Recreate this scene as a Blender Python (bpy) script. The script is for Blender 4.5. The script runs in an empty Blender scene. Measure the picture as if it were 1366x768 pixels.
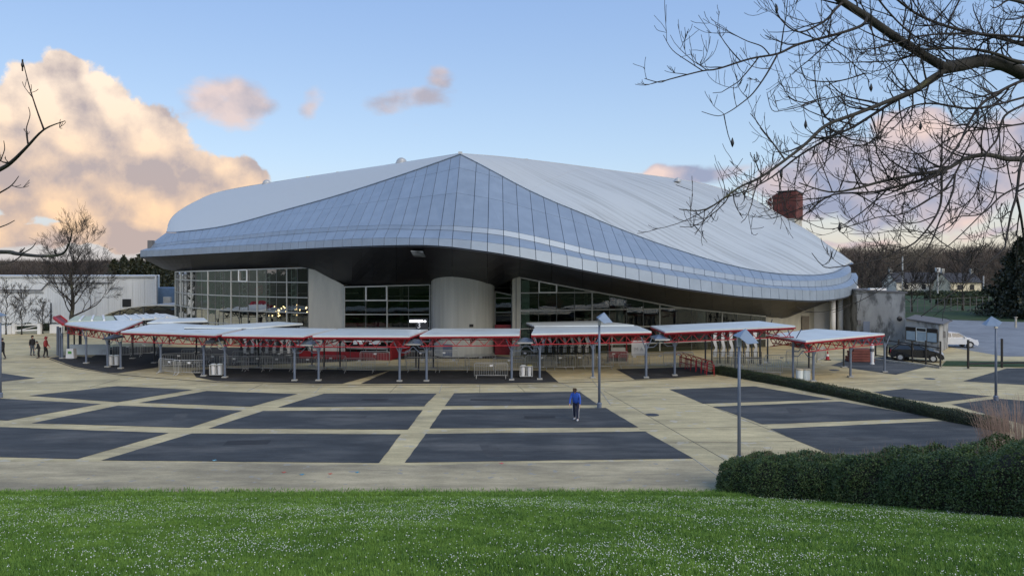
import bpy, math, random
import numpy as np
from mathutils import Vector, Matrix
random.seed(7)
R = math.radians
SC = bpy.context.scene
COL = SC.collection

# ------------------------------------------------------------------ camera
CAM_H = 8.0
cd = bpy.data.cameras.new("camera")
cam = bpy.data.objects.new("camera", cd); COL.objects.link(cam)
cam.location = (0, 0, CAM_H); cam.rotation_euler = (R(90), 0, 0)
cd.sensor_width = 36.0; cd.lens = 36.0 * 1000.0 / 1366.0
cd.shift_y = -34.0 / 1366.0
cd.clip_start = 0.1; cd.clip_end = 6000
SC.camera = cam
SC.view_settings.view_transform = 'Standard'; SC.view_settings.look = 'None'
SC.view_settings.exposure = 1.0; SC.view_settings.gamma = 1.0
SC.render.engine = 'CYCLES'
SC.cycles.max_bounces = 6; SC.cycles.transparent_max_bounces = 12

# surveying helpers: bearing/elevation read off the photograph plus a distance give a place in the world
def W(px, py, d): return Vector(((px - 683.0) / 1000.0 * d, d, CAM_H + (350.0 - py) / 1000.0 * d))
def GZ(px, py, z=0.0):
    d = (CAM_H - z) * 1000.0 / (py - 350.0)
    return Vector(((px - 683.0) / 1000.0 * d, d, z))
def lerp(a, b, t): return a + (b - a) * t

# ------------------------------------------------------------------ node expression helper
class X:
    nt = None
    def __init__(s, k): s.k = k
    @staticmethod
    def w(v): return v.k if isinstance(v, X) else v
    @staticmethod
    def m(op, *a, clamp=False):
        n = X.nt.nodes.new('ShaderNodeMath'); n.operation = op; n.use_clamp = clamp
        for i, v in enumerate(a):
            v = X.w(v)
            if isinstance(v, (int, float)): n.inputs[i].default_value = v
            else: X.nt.links.new(v, n.inputs[i])
        return X(n.outputs[0])
    def __add__(s, o): return X.m('ADD', s, o)
    __radd__ = __add__
    def __sub__(s, o): return X.m('SUBTRACT', s, o)
    def __rsub__(s, o): return X.m('SUBTRACT', o, s)
    def __mul__(s, o): return X.m('MULTIPLY', s, o)
    __rmul__ = __mul__
    def __truediv__(s, o): return X.m('DIVIDE', s, o)
    def clamp(s): return X.m('ADD', s, 0.0, clamp=True)
    def smooth(s, a, b):
        n = X.nt.nodes.new('ShaderNodeMapRange'); n.interpolation_type = 'SMOOTHSTEP'
        X.nt.links.new(s.k, n.inputs[0]); n.inputs[1].default_value = a; n.inputs[2].default_value = b
        return X(n.outputs[0])
def xnoise(vec, scale, detail=4, rough=0.5, dist=0.0, scl=None):
    nt = X.nt; v = vec
    if scl:
        mp = nt.nodes.new('ShaderNodeMapping'); mp.inputs['Scale'].default_value = scl
        nt.links.new(v, mp.inputs[0]); v = mp.outputs[0]
    n = nt.nodes.new('ShaderNodeTexNoise'); nt.links.new(v, n.inputs['Vector'])
    n.inputs['Scale'].default_value = scale; n.inputs['Detail'].default_value = detail
    n.inputs['Roughness'].default_value = rough; n.inputs['Distortion'].default_value = dist
    return X(n.outputs[0])
def xmix(f, a, b):
    n = X.nt.nodes.new('ShaderNodeMix'); n.data_type = 'RGBA'
    for sock, v in ((n.inputs[0], f), (n.inputs[6], a), (n.inputs[7], b)):
        v = X.w(v)
        if isinstance(v, (int, float)): sock.default_value = v
        elif isinstance(v, (tuple, list)): sock.default_value = (v[0], v[1], v[2], 1)
        else: X.nt.links.new(v, sock)
    return X(n.outputs[2])

# ------------------------------------------------------------------ sky and sun
SUN_EL, SUN_AZ = 34.0, 145.0        # azimuth clockwise from +Y (view direction): low on the right, a little behind
wd = bpy.data.worlds.new("World"); SC.world = wd; wd.use_nodes = True
def build_sky():
    nt = wd.node_tree; nt.nodes.clear(); X.nt = nt
    L = nt.links.new
    out = nt.nodes.new('ShaderNodeOutputWorld')
    sky = nt.nodes.new('ShaderNodeTexSky'); sky.sky_type = 'NISHITA'; sky.sun_disc = False
    sky.sun_elevation = R(SUN_EL); sky.sun_rotation = R(SUN_AZ)
    sky.altitude = 50; sky.air_density = 1.1; sky.dust_density = 0.6; sky.ozone_density = 1.6
    tc = nt.nodes.new('ShaderNodeTexCoord'); d = tc.outputs['Generated']
    sp = nt.nodes.new('ShaderNodeSeparateXYZ'); L(d, sp.inputs[0])
    x, y, z = X(sp.outputs[0]), X(sp.outputs[1]), X(sp.outputs[2])
    az = X.m('ARCTAN2', x, y); el = X.m('ARCSINE', z)
    # billow the bearings with noise so that cloud outlines break up
    w1 = xnoise(d, 7.0, 3, .5); w2 = xnoise(d, 7.7, 3, .5, scl=(1, 1.1, 1.2))
    def vor(scale, sm=.6):
        n = nt.nodes.new('ShaderNodeTexVoronoi'); n.feature = 'F1'; L(d, n.inputs['Vector'])
        n.inputs['Scale'].default_value = scale
        return X(n.outputs['Distance'])
    azw = az + (w1 - .5) * .10; elw = el + (w2 - .5) * .07
    def blob(px, py, sx, sy, A=1.0):
        a0 = math.atan((px - 683) / 1000.0); e0 = math.atan((350 - py) / 1000.0 * math.cos(a0))
        ca = math.cos(a0)
        u = (azw - a0) / (sx / 1000.0 * ca * ca); v = (elw - e0) / (sy / 1000.0 * ca)
        return X.m('EXPONENT', (u * u + v * v) * -1.0) * A
    def mx(*a):
        r = a[0]
        for b in a[1:]: r = X.m('MAXIMUM', r, b)
        return r
    cum = mx(blob(70, 180, 115, 110, 1.5), blob(-60, 190, 130, 110, 1.4), blob(190, 215, 105, 78, 1.4), blob(285, 245, 85, 50, 1.3),
             blob(95, 92, 62, 36, 1.0), blob(200, 290, 150, 50, 1.3), blob(90, 250, 130, 60, 1.4), blob(20, 300, 90, 16, .7), blob(120, 322, 190, 24, 1.1))
    sm = mx(blob(305, 140, 72, 30, 1.05), blob(402, 142, 28, 24, .9), blob(556, 124, 75, 21, 1.0), blob(592, 112, 30, 17, .95))
    rt = mx(blob(905, 234, 110, 24, 1.1), blob(875, 222, 34, 15, .9), blob(1240, 232, 210, 70, 1.35), blob(1430, 200, 130, 80, 1.2), blob(1080, 255, 110, 34, 1.1),
            blob(1215, 175, 80, 34, 1.0), blob(1130, 318, 150, 11, .75), blob(1340, 312, 110, 12, .8), blob(1010, 283, 60, 12, .5))
    # the rest of the horizon: broken cumulus with the same character
    band = el.smooth(.02, .10) * (1 - el.smooth(.22, .42))
    azabs = X.m('ABSOLUTE', az)
    other = xnoise(d, 2.2, 2, .5).smooth(.45, .62) * band * azabs.smooth(.72, .85)
    vb = vor(16.0)
    fb = xnoise(d, 22.0, 9, .64)
    det = (fb - .5) * .95 + (.45 - vb) * .55 + (.42 - vor(36.0)) * .3
    soft = (xnoise(d, 16.0, 6, .6, scl=(1, 1, 2.2)) - .5) * .9
    D1 = mx(cum, other) + det * .8
    D2 = sm + soft * 1.2 + (.45 - vb) * .5; D3 = rt + soft * .85 + (.45 - vb) * .35
    a1 = D1.smooth(.49, .63); a2 = D2.smooth(.36, .9) * .85; a3 = D3.smooth(.40, .72) * .93
    # shading: how much more cloud stands on the lit side than here, at two sizes of billow
    def shifted(off):
        mp = nt.nodes.new('ShaderNodeMapping'); mp.inputs['Location'].default_value = off; L(d, mp.inputs[0]); return mp.outputs[0]
    def vorf(v, scale):
        n = nt.nodes.new('ShaderNodeTexVoronoi'); n.feature = 'F1'; n.inputs['Scale'].default_value = scale; L(v, n.inputs['Vector']); return X(n.outputs['Distance'])
    s1 = shifted((-.020, 0, -.030)); s2 = shifted((-.008, 0, -.012))
    big = xnoise(d, 9.0, 3, .5) - xnoise(s1, 9.0, 3, .5)
    emb = big * 4.2 + (fb - xnoise(s2, 22.0, 9, .64)) * 1.9 + (vorf(s2, 16.0) - vb) * 1.9
    dark = mx(blob(150, 228, 120, 20, .80), blob(60, 236, 90, 24, .75), blob(10, 300, 120, 22, .8), blob(338, 216, 24, 15, .9), blob(20, 205, 60, 34, .5), blob(150, 322, 130, 16, .75),
              blob(330, 152, 60, 10, .8), blob(575, 130, 60, 10, .6))
    warm = mx(blob(240, 266, 110, 20, .9), blob(270, 200, 60, 40, .5), blob(110, 100, 90, 50, .55), blob(190, 180, 50, 40, .35))
    lt = (emb * .75 + .56 + warm * .35 - dark * .42 + (vorf(d, 40.0) - .4) * -.25).clamp()
    shade_c = xmix(el.smooth(.03, .16), (.58, .47, .44), (.54, .47, .48))
    lit_c = xmix(el.smooth(.04, .24), (1.15, .80, .52), (1.18, .98, .80))
    c1 = xmix(lt, shade_c, lit_c)
    ltr = (emb * .45 + .25 + mx(blob(1225, 182, 90, 20, .75), blob(875, 224, 40, 12, .8), blob(1180, 318, 160, 10, .6), blob(1330, 290, 70, 12, .5))).clamp()
    c3 = xmix(ltr, (.36, .40, .56), (.98, .74, .66))
    c2 = xmix((lt * .8 + .02).clamp(), (.50, .45, .50), (1.0, .76, .66))
    glow = (1 - el.smooth(-.02, .17)) 
    rightw = az.smooth(-.2, .55)
    # Nishita sky, blended with a clear evening gradient of the same brightness
    grad = xmix(el.smooth(.0, .42), (.250, .340, .420), (.142, .232, .405)); grad = xmix(el.smooth(.4, 1.5), grad, (.10, .185, .33))
    tn = nt.nodes.new('ShaderNodeMix'); tn.data_type = 'RGBA'; tn.blend_type = 'MULTIPLY'; tn.inputs[0].default_value = 1
    L(sky.outputs[0], tn.inputs[6]); tn.inputs[7].default_value = (.096, .088, .092, 1)
    bg = nt.nodes.new('ShaderNodeBackground'); L(xmix(.72, X(tn.outputs[2]), grad).k, bg.inputs[0]); bg.inputs[1].default_value = 1.0
    hz = nt.nodes.new('ShaderNodeBackground'); L(xmix(rightw, (.64, .58, .56), (.84, .73, .56)).k, hz.inputs[0]); hz.inputs[1].default_value = .5
    m0 = nt.nodes.new('ShaderNodeMixShader'); L((glow * glow * .9).k, m0.inputs[0]); L(bg.outputs[0], m0.inputs[1]); L(hz.outputs[0], m0.inputs[2])
    prev = m0.outputs[0]
    for a, c in ((a2, c2), (a3, c3), (a1, c1)):
        b = nt.nodes.new('ShaderNodeBackground'); L(c.k, b.inputs[0]); b.inputs[1].default_value = .47
        ms = nt.nodes.new('ShaderNodeMixShader'); L(a.k, ms.inputs[0]); L(prev, ms.inputs[1]); L(b.outputs[0], ms.inputs[2]); prev = ms.outputs[0]
    L(prev, out.inputs[0])
build_sky()
wd.cycles.sampling_method = 'MANUAL'; wd.cycles.sample_map_resolution = 512
sl = bpy.data.lights.new("sun", 'SUN'); sun = bpy.data.objects.new("sun", sl); COL.objects.link(sun)
sl.energy = 1.0; sl.angle = R(45); sl.color = (1.0, .87, .68)
_d = Vector((math.sin(R(SUN_AZ)) * math.cos(R(SUN_EL)), math.cos(R(SUN_AZ)) * math.cos(R(SUN_EL)), math.sin(R(SUN_EL))))
sun.rotation_euler = (-_d).to_track_quat('-Z', 'Y').to_euler()
sun.location = (60, -40, 60)

# ------------------------------------------------------------------ materials
def material(name, base, rough=.6, metal=0.0, var=.12, scale=2.0, bump=0.0, bscale=30.0, rnd=0.0, alt=None, alt_scale=.5, alt_lo=.5, alt_hi=.65, scl=None, coat=0.0, spec=.5):
    m = bpy.data.materials.new(name); m.use_nodes = True
    nt = m.node_tree; X.nt = nt; P = nt.nodes['Principled BSDF']
    geo = nt.nodes.new('ShaderNodeNewGeometry'); pos = geo.outputs['Position']
    n = xnoise(pos, scale, 5, .6, scl=scl)
    lo = tuple(c * (1 - var) for c in base); hi = tuple(min(1, c * (1 + var)) for c in base)
    c = xmix(n.smooth(.25, .75), lo, hi)
    if alt:
        n2 = xnoise(pos, alt_scale, 6, .62, scl=scl)
        c = xmix(n2.smooth(alt_lo, alt_hi), c, alt)
    if rnd:
        oi = nt.nodes.new('ShaderNodeObjectInfo')
        hs = nt.nodes.new('ShaderNodeHueSaturation'); nt.links.new(c.k, hs.inputs['Color'])
        nt.links.new((X(oi.outputs['Random']) * (2 * rnd) + (1 - rnd)).k, hs.inputs['Value']); c = X(hs.outputs[0])
    nt.links.new(c.k, P.inputs['Base Color'])
    P.inputs['Metallic'].default_value = metal
    nt.links.new((n * .16 + (rough - .08)).clamp().k, P.inputs['Roughness'])
    P.inputs['Coat Weight'].default_value = coat; P.inputs['Specular IOR Level'].default_value = spec
    if bump:
        b = nt.nodes.new('ShaderNodeBump'); b.inputs['Strength'].default_value = bump; b.inputs['Distance'].default_value = .02
        nt.links.new(xnoise(pos, bscale, 4, .6).k, b.inputs['Height']); nt.links.new(b.outputs[0], P.inputs['Normal'])
    return m
def emissive(name, col, s):
    m = bpy.data.materials.new(name); m.use_nodes = True
    P = m.node_tree.nodes['Principled BSDF']; P.inputs['Base Color'].default_value = (*col, 1)
    P.inputs['Emission Color'].default_value = (*col, 1); P.inputs['Emission Strength'].default_value = s
    return m
def glass(name, tint=(.62, .68, .66), rough=.02, refl=.62):
    m = bpy.data.materials.new(name); m.use_nodes = True; nt = m.node_tree; nt.nodes.clear(); X.nt = nt
    o = nt.nodes.new('ShaderNodeOutputMaterial'); t = nt.nodes.new('ShaderNodeBsdfTransparent'); t.inputs[0].default_value = (*tint, 1)
    g = nt.nodes.new('ShaderNodeBsdfGlossy'); g.inputs['Roughness'].default_value = rough
    geo = nt.nodes.new('ShaderNodeNewGeometry')
    b = nt.nodes.new('ShaderNodeBump'); b.inputs['Strength'].default_value = .12; b.inputs['Distance'].default_value = .05
    nt.links.new(xnoise(geo.outputs['Position'], .9, 2, .5).k, b.inputs['Height']); nt.links.new(b.outputs[0], g.inputs['Normal'])
    f = nt.nodes.new('ShaderNodeFresnel'); f.inputs[0].default_value = 1.52
    mx = nt.nodes.new('ShaderNodeMixShader'); nt.links.new((X(f.outputs[0]) * refl + .02).clamp().k, mx.inputs[0])
    nt.links.new(t.outputs[0], mx.inputs[1]); nt.links.new(g.outputs[0], mx.inputs[2]); nt.links.new(mx.outputs[0], o.inputs[0])
    return m

# ------------------------------------------------------------------ mesh builder
def root_offset(o):
    v = Vector((0, 0, 0))
    while o is not None: v = v + o.location; o = o.parent
    return v
def tagit(o, label=None, cat=None, group=None, kind=None):
    if label: o['label'] = label
    if cat: o['category'] = cat
    if group: o['group'] = group
    if kind: o['kind'] = kind
    return o
class MB:
    def __init__(s): s.v = []; s.f = []; s.mi = []
    def add(s, vs, fs, mi=0):
        n = len(s.v); s.v.extend([tuple(p) for p in vs]); s.f.extend([tuple(i + n for i in f) for f in fs]); s.mi.extend([mi] * len(fs)); return s
    def poly(s, pts, mi=0): return s.add(pts, [tuple(range(len(pts)))], mi)
    def prism(s, pts, off, mi=0):
        n = len(pts); off = Vector(off); pts = [Vector(p) for p in pts]
        vs = pts + [p + off for p in pts]
        fs = [tuple(range(n)), tuple(reversed(range(n, 2 * n)))] + [(i, i + n, (i + 1) % n + n, (i + 1) % n) for i in range(n)]
        fs = [tuple(reversed(f)) for f in fs]
        return s.add(vs, fs, mi)
    def box(s, c, size, rz=0.0, mi=0):
        c = Vector(c); hx, hy, hz = size[0] / 2, size[1] / 2, size[2] / 2; ca, sa = math.cos(rz), math.sin(rz)
        vs = []
        for z in (-hz, hz):
            for x, y in ((-hx, -hy), (hx, -hy), (hx, hy), (-hx, hy)):
                vs.append(c + Vector((x * ca - y * sa, x * sa + y * ca, z)))
        return s.add(vs, [(3, 2, 1, 0), (4, 5, 6, 7), (0, 1, 5, 4), (1, 2, 6, 5), (2, 3, 7, 6), (3, 0, 4, 7)], mi)
    def bar(s, a, b, w, h=None, up=(0, 0, 1), mi=0):
        a, b = Vector(a), Vector(b); h = h or w; t = (b - a).normalized(); up = Vector(up)
        if abs(t.dot(up)) > .95: up = Vector((0, 1, 0)) if abs(t.y) < .9 else Vector((1, 0, 0))
        x = t.cross(up).normalized() * (w / 2); y = x.cross(t).normalized() * (h / 2)
        vs = [a - x - y, a + x - y, a + x + y, a - x + y, b - x - y, b + x - y, b + x + y, b - x + y]
        return s.add(vs, [(0, 1, 2, 3), (7, 6, 5, 4), (0, 4, 5, 1), (1, 5, 6, 2), (2, 6, 7, 3), (3, 7, 4, 0)], mi)
    def tube(s, pts, r, n=6, cap=True, mi=0):
        pts = [Vector(p) for p in pts]; k = len(pts)
        if not hasattr(r, '__len__'): r = [r] * k
        base = len(s.v); prev = None
        for i, p in enumerate(pts):
            t = (pts[min(i + 1, k - 1)] - pts[max(i - 1, 0)])
            if t.length < 1e-7: t = Vector((0, 0, 1))
            t.normalize()
            if prev is None:
                ref = Vector((0, 0, 1)) if abs(t.z) < .9 else Vector((1, 0, 0)); x = t.cross(ref).normalized()
            else:
                x = prev - t * prev.dot(t)
                if x.length < 1e-6: x = t.orthogonal()
                x.normalize()
            prev = x; y = t.cross(x)
            for j in range(n):
                a = 2 * math.pi * j / n; q = p + (x * math.cos(a) + y * math.sin(a)) * r[i]; s.v.append((q.x, q.y, q.z))
        for i in range(k - 1):
            for j in range(n):
                a = base + i * n + j; b = base + i * n + (j + 1) % n; s.f.append((a, b, b + n, a + n)); s.mi.append(mi)
        if cap:
            s.f.append(tuple(base + j for j in reversed(range(n)))); s.f.append(tuple(base + (k - 1) * n + j for j in range(n))); s.mi.extend([mi, mi])
        return s
    def cyl(s, c, r, h, n=16, r2=None, mi=0):
        c = Vector(c); return s.tube([c, c + Vector((0, 0, h))], [r, r if r2 is None else r2], n, True, mi)
    def lathe(s, c, prof, n=20, mi=0, cap=True):
        c = Vector(c); base = len(s.v)
        for (r, z) in prof:
            for j in range(n):
                a = 2 * math.pi * j / n; s.v.append((c.x + r * math.cos(a), c.y + r * math.sin(a), c.z + z))
        for i in range(len(prof) - 1):
            for j in range(n):
                a = base + i * n + j; b = base + i * n + (j + 1) % n; s.f.append((a, b, b + n, a + n)); s.mi.append(mi)
        if cap:
            s.f.append(tuple(base + j for j in reversed(range(n)))); s.f.append(tuple(base + (len(prof) - 1) * n + j for j in range(n))); s.mi.extend([mi, mi])
        return s
    def ball(s, c, r, n=8, m=5, mi=0):
        if not hasattr(r, '__len__'): r = (r, r, r)
        c = Vector(c); base = len(s.v)
        for i in range(m + 1):
            th = math.pi * i / m
            for j in range(n):
                a = 2 * math.pi * j / n
                s.v.append((c.x + r[0] * max(math.sin(th), .02) * math.cos(a), c.y + r[1] * max(math.sin(th), .02) * math.sin(a), c.z + r[2] * math.cos(th)))
        for i in range(m):
            for j in range(n):
                a = base + i * n + j; b = base + i * n + (j + 1) % n; s.f.append((a, a + n, b + n, b)); s.mi.append(mi)
        return s
    def grid(s, rows, mi=0, flip=False):
        base = len(s.v); nr, nc = len(rows), len(rows[0])
        for r in rows:
            for p in r: s.v.append(tuple(p))
        for i in range(nr - 1):
            for j in range(nc - 1):
                a = base + i * nc + j; f = (a, a + 1, a + nc + 1, a + nc); s.f.append(f[::-1] if flip else f); s.mi.append(mi)
        return s
    def build(s, name, mat, parent=None, smooth=False, label=None, cat=None, group=None, kind=None, world=True, loc=None):
        off = Vector((0, 0, 0))
        if parent is not None and world: off = root_offset(parent)
        if loc is not None: off = off + Vector(loc)
        me = bpy.data.meshes.new(name)
        v = s.v if off.length == 0 else [(a[0] - off.x, a[1] - off.y, a[2] - off.z) for a in s.v]
        me.from_pydata(v, [], s.f)
        for m in (mat if isinstance(mat, (list, tuple)) else [mat]): me.materials.append(m)
        if isinstance(mat, (list, tuple)) and len(mat) > 1: me.polygons.foreach_set('material_index', s.mi)
        if smooth: me.polygons.foreach_set('use_smooth', [True] * len(s.f))
        me.update()
        o = bpy.data.objects.new(name, me); COL.objects.link(o)
        if loc is not None: o.location = loc
        if parent is not None: o.parent = parent
        return tagit(o, label, cat, group, kind)
def empty(name, loc, label, cat, group=None, rz=0.0):
    o = bpy.data.objects.new(name, None); COL.objects.link(o); o.location = loc; o.rotation_euler = (0, 0, rz); o.empty_display_size = .3
    return tagit(o, label, cat, group)
def clone(root, loc=None, rz=None, label=None, group=None, scale=None):
    r = root.copy(); COL.objects.link(r)
    if loc is not None: r.location = loc
    if rz is not None: r.rotation_euler = (0, 0, rz)
    if scale is not None: r.scale = scale if hasattr(scale, '__len__') else (scale,) * 3
    if label: r['label'] = label
    if group: r['group'] = group
    for ch in root.children:
        c = ch.copy(); COL.objects.link(c); c.parent = r
        for g in ch.children:
            e = g.copy(); COL.objects.link(e); e.parent = c
    return r
def np_mesh(name, verts, faces_n, mat, parent=None, kind=None, smooth=False, **kw):
    """verts (N,3) float array laid out face by face, faces_n corners each"""
    N = len(verts); nf = N // faces_n
    me = bpy.data.meshes.new(name)
    me.vertices.add(N); me.vertices.foreach_set('co', np.asarray(verts, dtype=np.float32).ravel())
    me.loops.add(N); me.loops.foreach_set('vertex_index', np.arange(N, dtype=np.int32))
    me.polygons.add(nf); me.polygons.foreach_set('loop_start', np.arange(0, N, faces_n, dtype=np.int32))
    if smooth: me.polygons.foreach_set('use_smooth', np.ones(nf, dtype=bool))
    me.materials.append(mat); me.update(calc_edges=True)
    o = bpy.data.objects.new(name, me); COL.objects.link(o)
    if parent is not None: o.parent = parent
    return tagit(o, kind=kind, **kw)

# ------------------------------------------------------------------ palette
M = {}
M['conc'] = material('pale_concrete', (.52, .50, .42), .8, var=.10, scale=1.2, bump=.25, bscale=25, alt=(.38, .375, .33), alt_scale=.7, alt_lo=.5, alt_hi=.8, scl=(1, 1, .25))
M['conc_drum'] = material('drum_concrete', (.45, .455, .41), .8, var=.14, scale=2.2, bump=.25, bscale=25, alt=(.52, .53, .50), alt_scale=1.1, alt_lo=.56, alt_hi=.72, scl=(1, 1, .04))
M['conc_dirty'] = material('stained_concrete', (.34, .35, .35), .85, var=.15, scale=1.0, bump=.3, bscale=20, alt=(.12, .125, .125), alt_scale=.9, alt_lo=.48, alt_hi=.62, scl=(1, 1, .45))
M['conc_dark'] = material('dark_grey_render', (.14, .14, .145), .85, var=.12)
M['frame'] = material('window_frame_paint', (.40, .41, .38), .5, var=.06)
M['frame_d'] = material('dark_thin_mullion_paint', (.13, .14, .135), .5, var=.06)
M['frame_w'] = material('opening_window_frame_white', (.72, .73, .70), .5, var=.05)
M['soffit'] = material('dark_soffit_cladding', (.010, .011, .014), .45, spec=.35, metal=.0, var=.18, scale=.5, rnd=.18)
M['backing'] = material('cladding_joint_shadow_gap', (.06, .07, .09), .7, var=.05)
M['cladding'] = material('metallic_blue_grey_cladding', (.33, .395, .47), .54, metal=.45, var=.07, scale=.8, rnd=.035)
M['glass'] = glass('facade_glass')
M['dark_glass'] = glass('dark_window_glass', (.25, .28, .3))
M['canopy'] = material('pale_canopy_sheet', (.64, .70, .71), .42, var=.06, scale=.8, alt=(.48, .50, .50), alt_scale=.5, alt_lo=.58, alt_hi=.75)
M['canopy_g'] = material('mossy_canopy_sheet', (.50, .55, .42), .6, var=.12, scale=1.5)
M['red'] = material('red_paint', (.36, .016, .028), .45, var=.15, scale=3)
M['red_d'] = material('dull_red_shaded_paint', (.20, .012, .018), .55, var=.2, scale=3)  # darker copy of the red: ground-level shade is put into the colour
M['hood'] = material('pale_blue_grey_hood_metal', (.24, .31, .40), .4, metal=.3, var=.06)
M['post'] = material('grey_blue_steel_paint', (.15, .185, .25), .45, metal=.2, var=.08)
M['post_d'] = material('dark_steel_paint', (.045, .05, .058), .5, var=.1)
M['plate'] = material('pale_concrete_footing', (.38, .38, .35), .8)
M['galv'] = material('galvanised_steel', (.52, .53, .52), .45, metal=.35, var=.1)
M['white'] = material('white_paint', (.74, .75, .75), .5, var=.05)
M['black'] = material('black_metal', (.015, .016, .018), .4, var=.1)
M['rubber'] = material('tyre_rubber', (.02, .02, .02), .8)
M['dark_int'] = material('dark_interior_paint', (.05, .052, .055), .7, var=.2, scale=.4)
M['int_light'] = material('pale_interior_column_paint', (.45, .46, .44), .6)
M['brown'] = material('red_brown_painted_timber', (.16, .05, .04), .75, var=.2, scale=3)
# ------------------------------------------------------------------ terrain and paving
SL_Y, SL_Z = 25.8, 6.4
def terr(x, y):
    """height of the grass bank the photographer stands on"""
    if y >= SL_Y: return 0.0
    if y <= -6: return SL_Z * (1 + 6 / SL_Y)
    z = SL_Z * (1 - y / SL_Y)
    return z * 1.0 + .05 * math.sin(x * .35 + 1) * min(1, (SL_Y - y) / 4) + .04 * math.sin(x * .9 + y * .7) * min(1, (SL_Y - y) / 4)
def ground_material(name, base, var, scale, alt, alt_scale, lo, hi, rough=.9, bump=.3, bscale=40, scl=None, spots=None, grain=.16):
    m = material(name, base, rough, 0, var, scale, bump, bscale, alt=alt, alt_scale=alt_scale, alt_lo=lo, alt_hi=hi, scl=scl, spec=.3)
    if grain:
        nt = m.node_tree; X.nt = nt; P = nt.nodes['Principled BSDF']; src = X(P.inputs['Base Color'].links[0].from_socket)
        geo = nt.nodes.new('ShaderNodeNewGeometry'); pos = geo.outputs['Position']
        g = xnoise(pos, 1.1, 7, .72, scl=(.55, 1.7, 1)).smooth(.30, .70) * (2 * grain) + (1 - grain)
        g = g * (xnoise(pos, 14.0, 3, .7).smooth(.3, .7) * grain + (1 - grain * .5))
        hs = nt.nodes.new('ShaderNodeHueSaturation'); nt.links.new(src.k, hs.inputs['Color']); nt.links.new(g.k, hs.inputs['Value']); nt.links.new(hs.outputs[0], P.inputs['Base Color'])
    if spots:
        nt = m.node_tree; X.nt = nt; P = nt.nodes['Principled BSDF']
        src = P.inputs['Base Color'].links[0].from_socket
        geo = nt.nodes.new('ShaderNodeNewGeometry')
        n = xnoise(geo.outputs['Position'], spots[1], 2, .5)
        c = xmix(n.smooth(spots[2], spots[2] + .05), X(src), spots[0]); nt.links.new(c.k, P.inputs['Base Color'])
    return m
M['plaza'] = ground_material('worn_beige_concrete_paving', (.55, .465, .27), .18, .35, (.36, .31, .195), .22, .46, .70, scl=(.6, 1.6, 1), spots=((.52, .47, .35), 1.3, .62))
M['apron'] = ground_material('grey_brown_worn_tarmac_strip', (.46, .39, .25), .20, .8, (.29, .25, .17), .35, .42, .66, scl=(.4, 1.2, 1), spots=((.34, .32, .27), 2.2, .64))
M['asphalt'] = ground_material('blue_grey_asphalt', (.062, .068, .072), .22, .6, (.125, .125, .12), .30, .44, .74, rough=.85, bump=.5, bscale=120, scl=(.5, 1.6, 1), spots=((.13, .13, .14), 4.0, .73))
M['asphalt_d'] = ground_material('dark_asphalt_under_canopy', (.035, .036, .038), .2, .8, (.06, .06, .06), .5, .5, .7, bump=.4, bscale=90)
M['road'] = ground_material('pale_blue_grey_road', (.25, .27, .295), .12, .3, (.20, .215, .24), .15, .48, .66)
M['lawn'] = ground_material('lawn', (.032, .062, .02), .25, .5, (.05, .07, .025), .12, .45, .65)
M['field'] = ground_material('rough_winter_grassland', (.075, .09, .04), .25, .12, (.10, .085, .05), .04, .45, .6)
M['soil'] = ground_material('bank_soil', (.06, .11, .028), .3, 3, (.045, .08, .02), 1.0, .45, .6)
M['kerb'] = ground_material('kerb_concrete', (.40, .38, .32), .15, 1, (.28, .27, .24), .7, .5, .7)

def sheet(name, pts, z, mat, jit=0.0, sub=None, thick=.0, kind='structure', label=None):
    if jit:
        rj = random.Random(len(pts) * 7 + int(abs(pts[0].x) * 10)); q_ = []
        for a, b in zip(pts, pts[1:] + pts[:1]):
            L = (b - a).length; k = max(1, int(L / .35)); nrm = Vector((-(b - a).y, (b - a).x, 0)).normalized(); w = 0
            for i in range(k): w = w * .6 + rj.gauss(0, jit); q_.append(a.lerp(b, i / k) + nrm * w * (0 if i == 0 else 1))
        pts = q_
    mb = MB(); p3 = [Vector((p.x, p.y, z)) for p in pts]
    mb.poly(p3)
    o = mb.build(name, mat, kind=kind)
    # keep the face looking up
    if o.data.polygons[0].normal.z < 0: o.data.flip_normals()
    return o
V2 = lambda x, y: Vector((x, y, 0))
sheet('ground', [V2(-1500, -400), V2(1500, -400), V2(1500, 2500), V2(-1500, 2500)], -.02, M['field'])
sheet('plaza', [V2(-75, 25), V2(75, 25), V2(64, 62), V2(48, 62), V2(40, 90), V2(-70, 120), V2(-90, 90)], -.012, M['plaza'])
sheet('road', [V2(42, 64), V2(140, 62), V2(150, 103), V2(72, 99), V2(46, 112), V2(40, 90)], -.004, M['road'])
sheet('lawn', [V2(72, 99.5), V2(150, 103.5), V2(260, 180), V2(80, 190), V2(52, 130), V2(46, 112)], -.008, M['lawn'])
sheet('lawn', [V2(-160, 122), V2(-40, 122), V2(-40, 220), V2(-160, 220)], -.008, M['lawn'])
# worn tarmac strip along the foot of the bank
ap = [GZ(-200, 617), GZ(104, 614.5), GZ(540, 619.5), GZ(930, 613.5), GZ(1000, 640), V2(14, 25.5), V2(-30, 25.5)]
sheet('path', ap, -.008, M['apron'], jit=.03)

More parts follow.
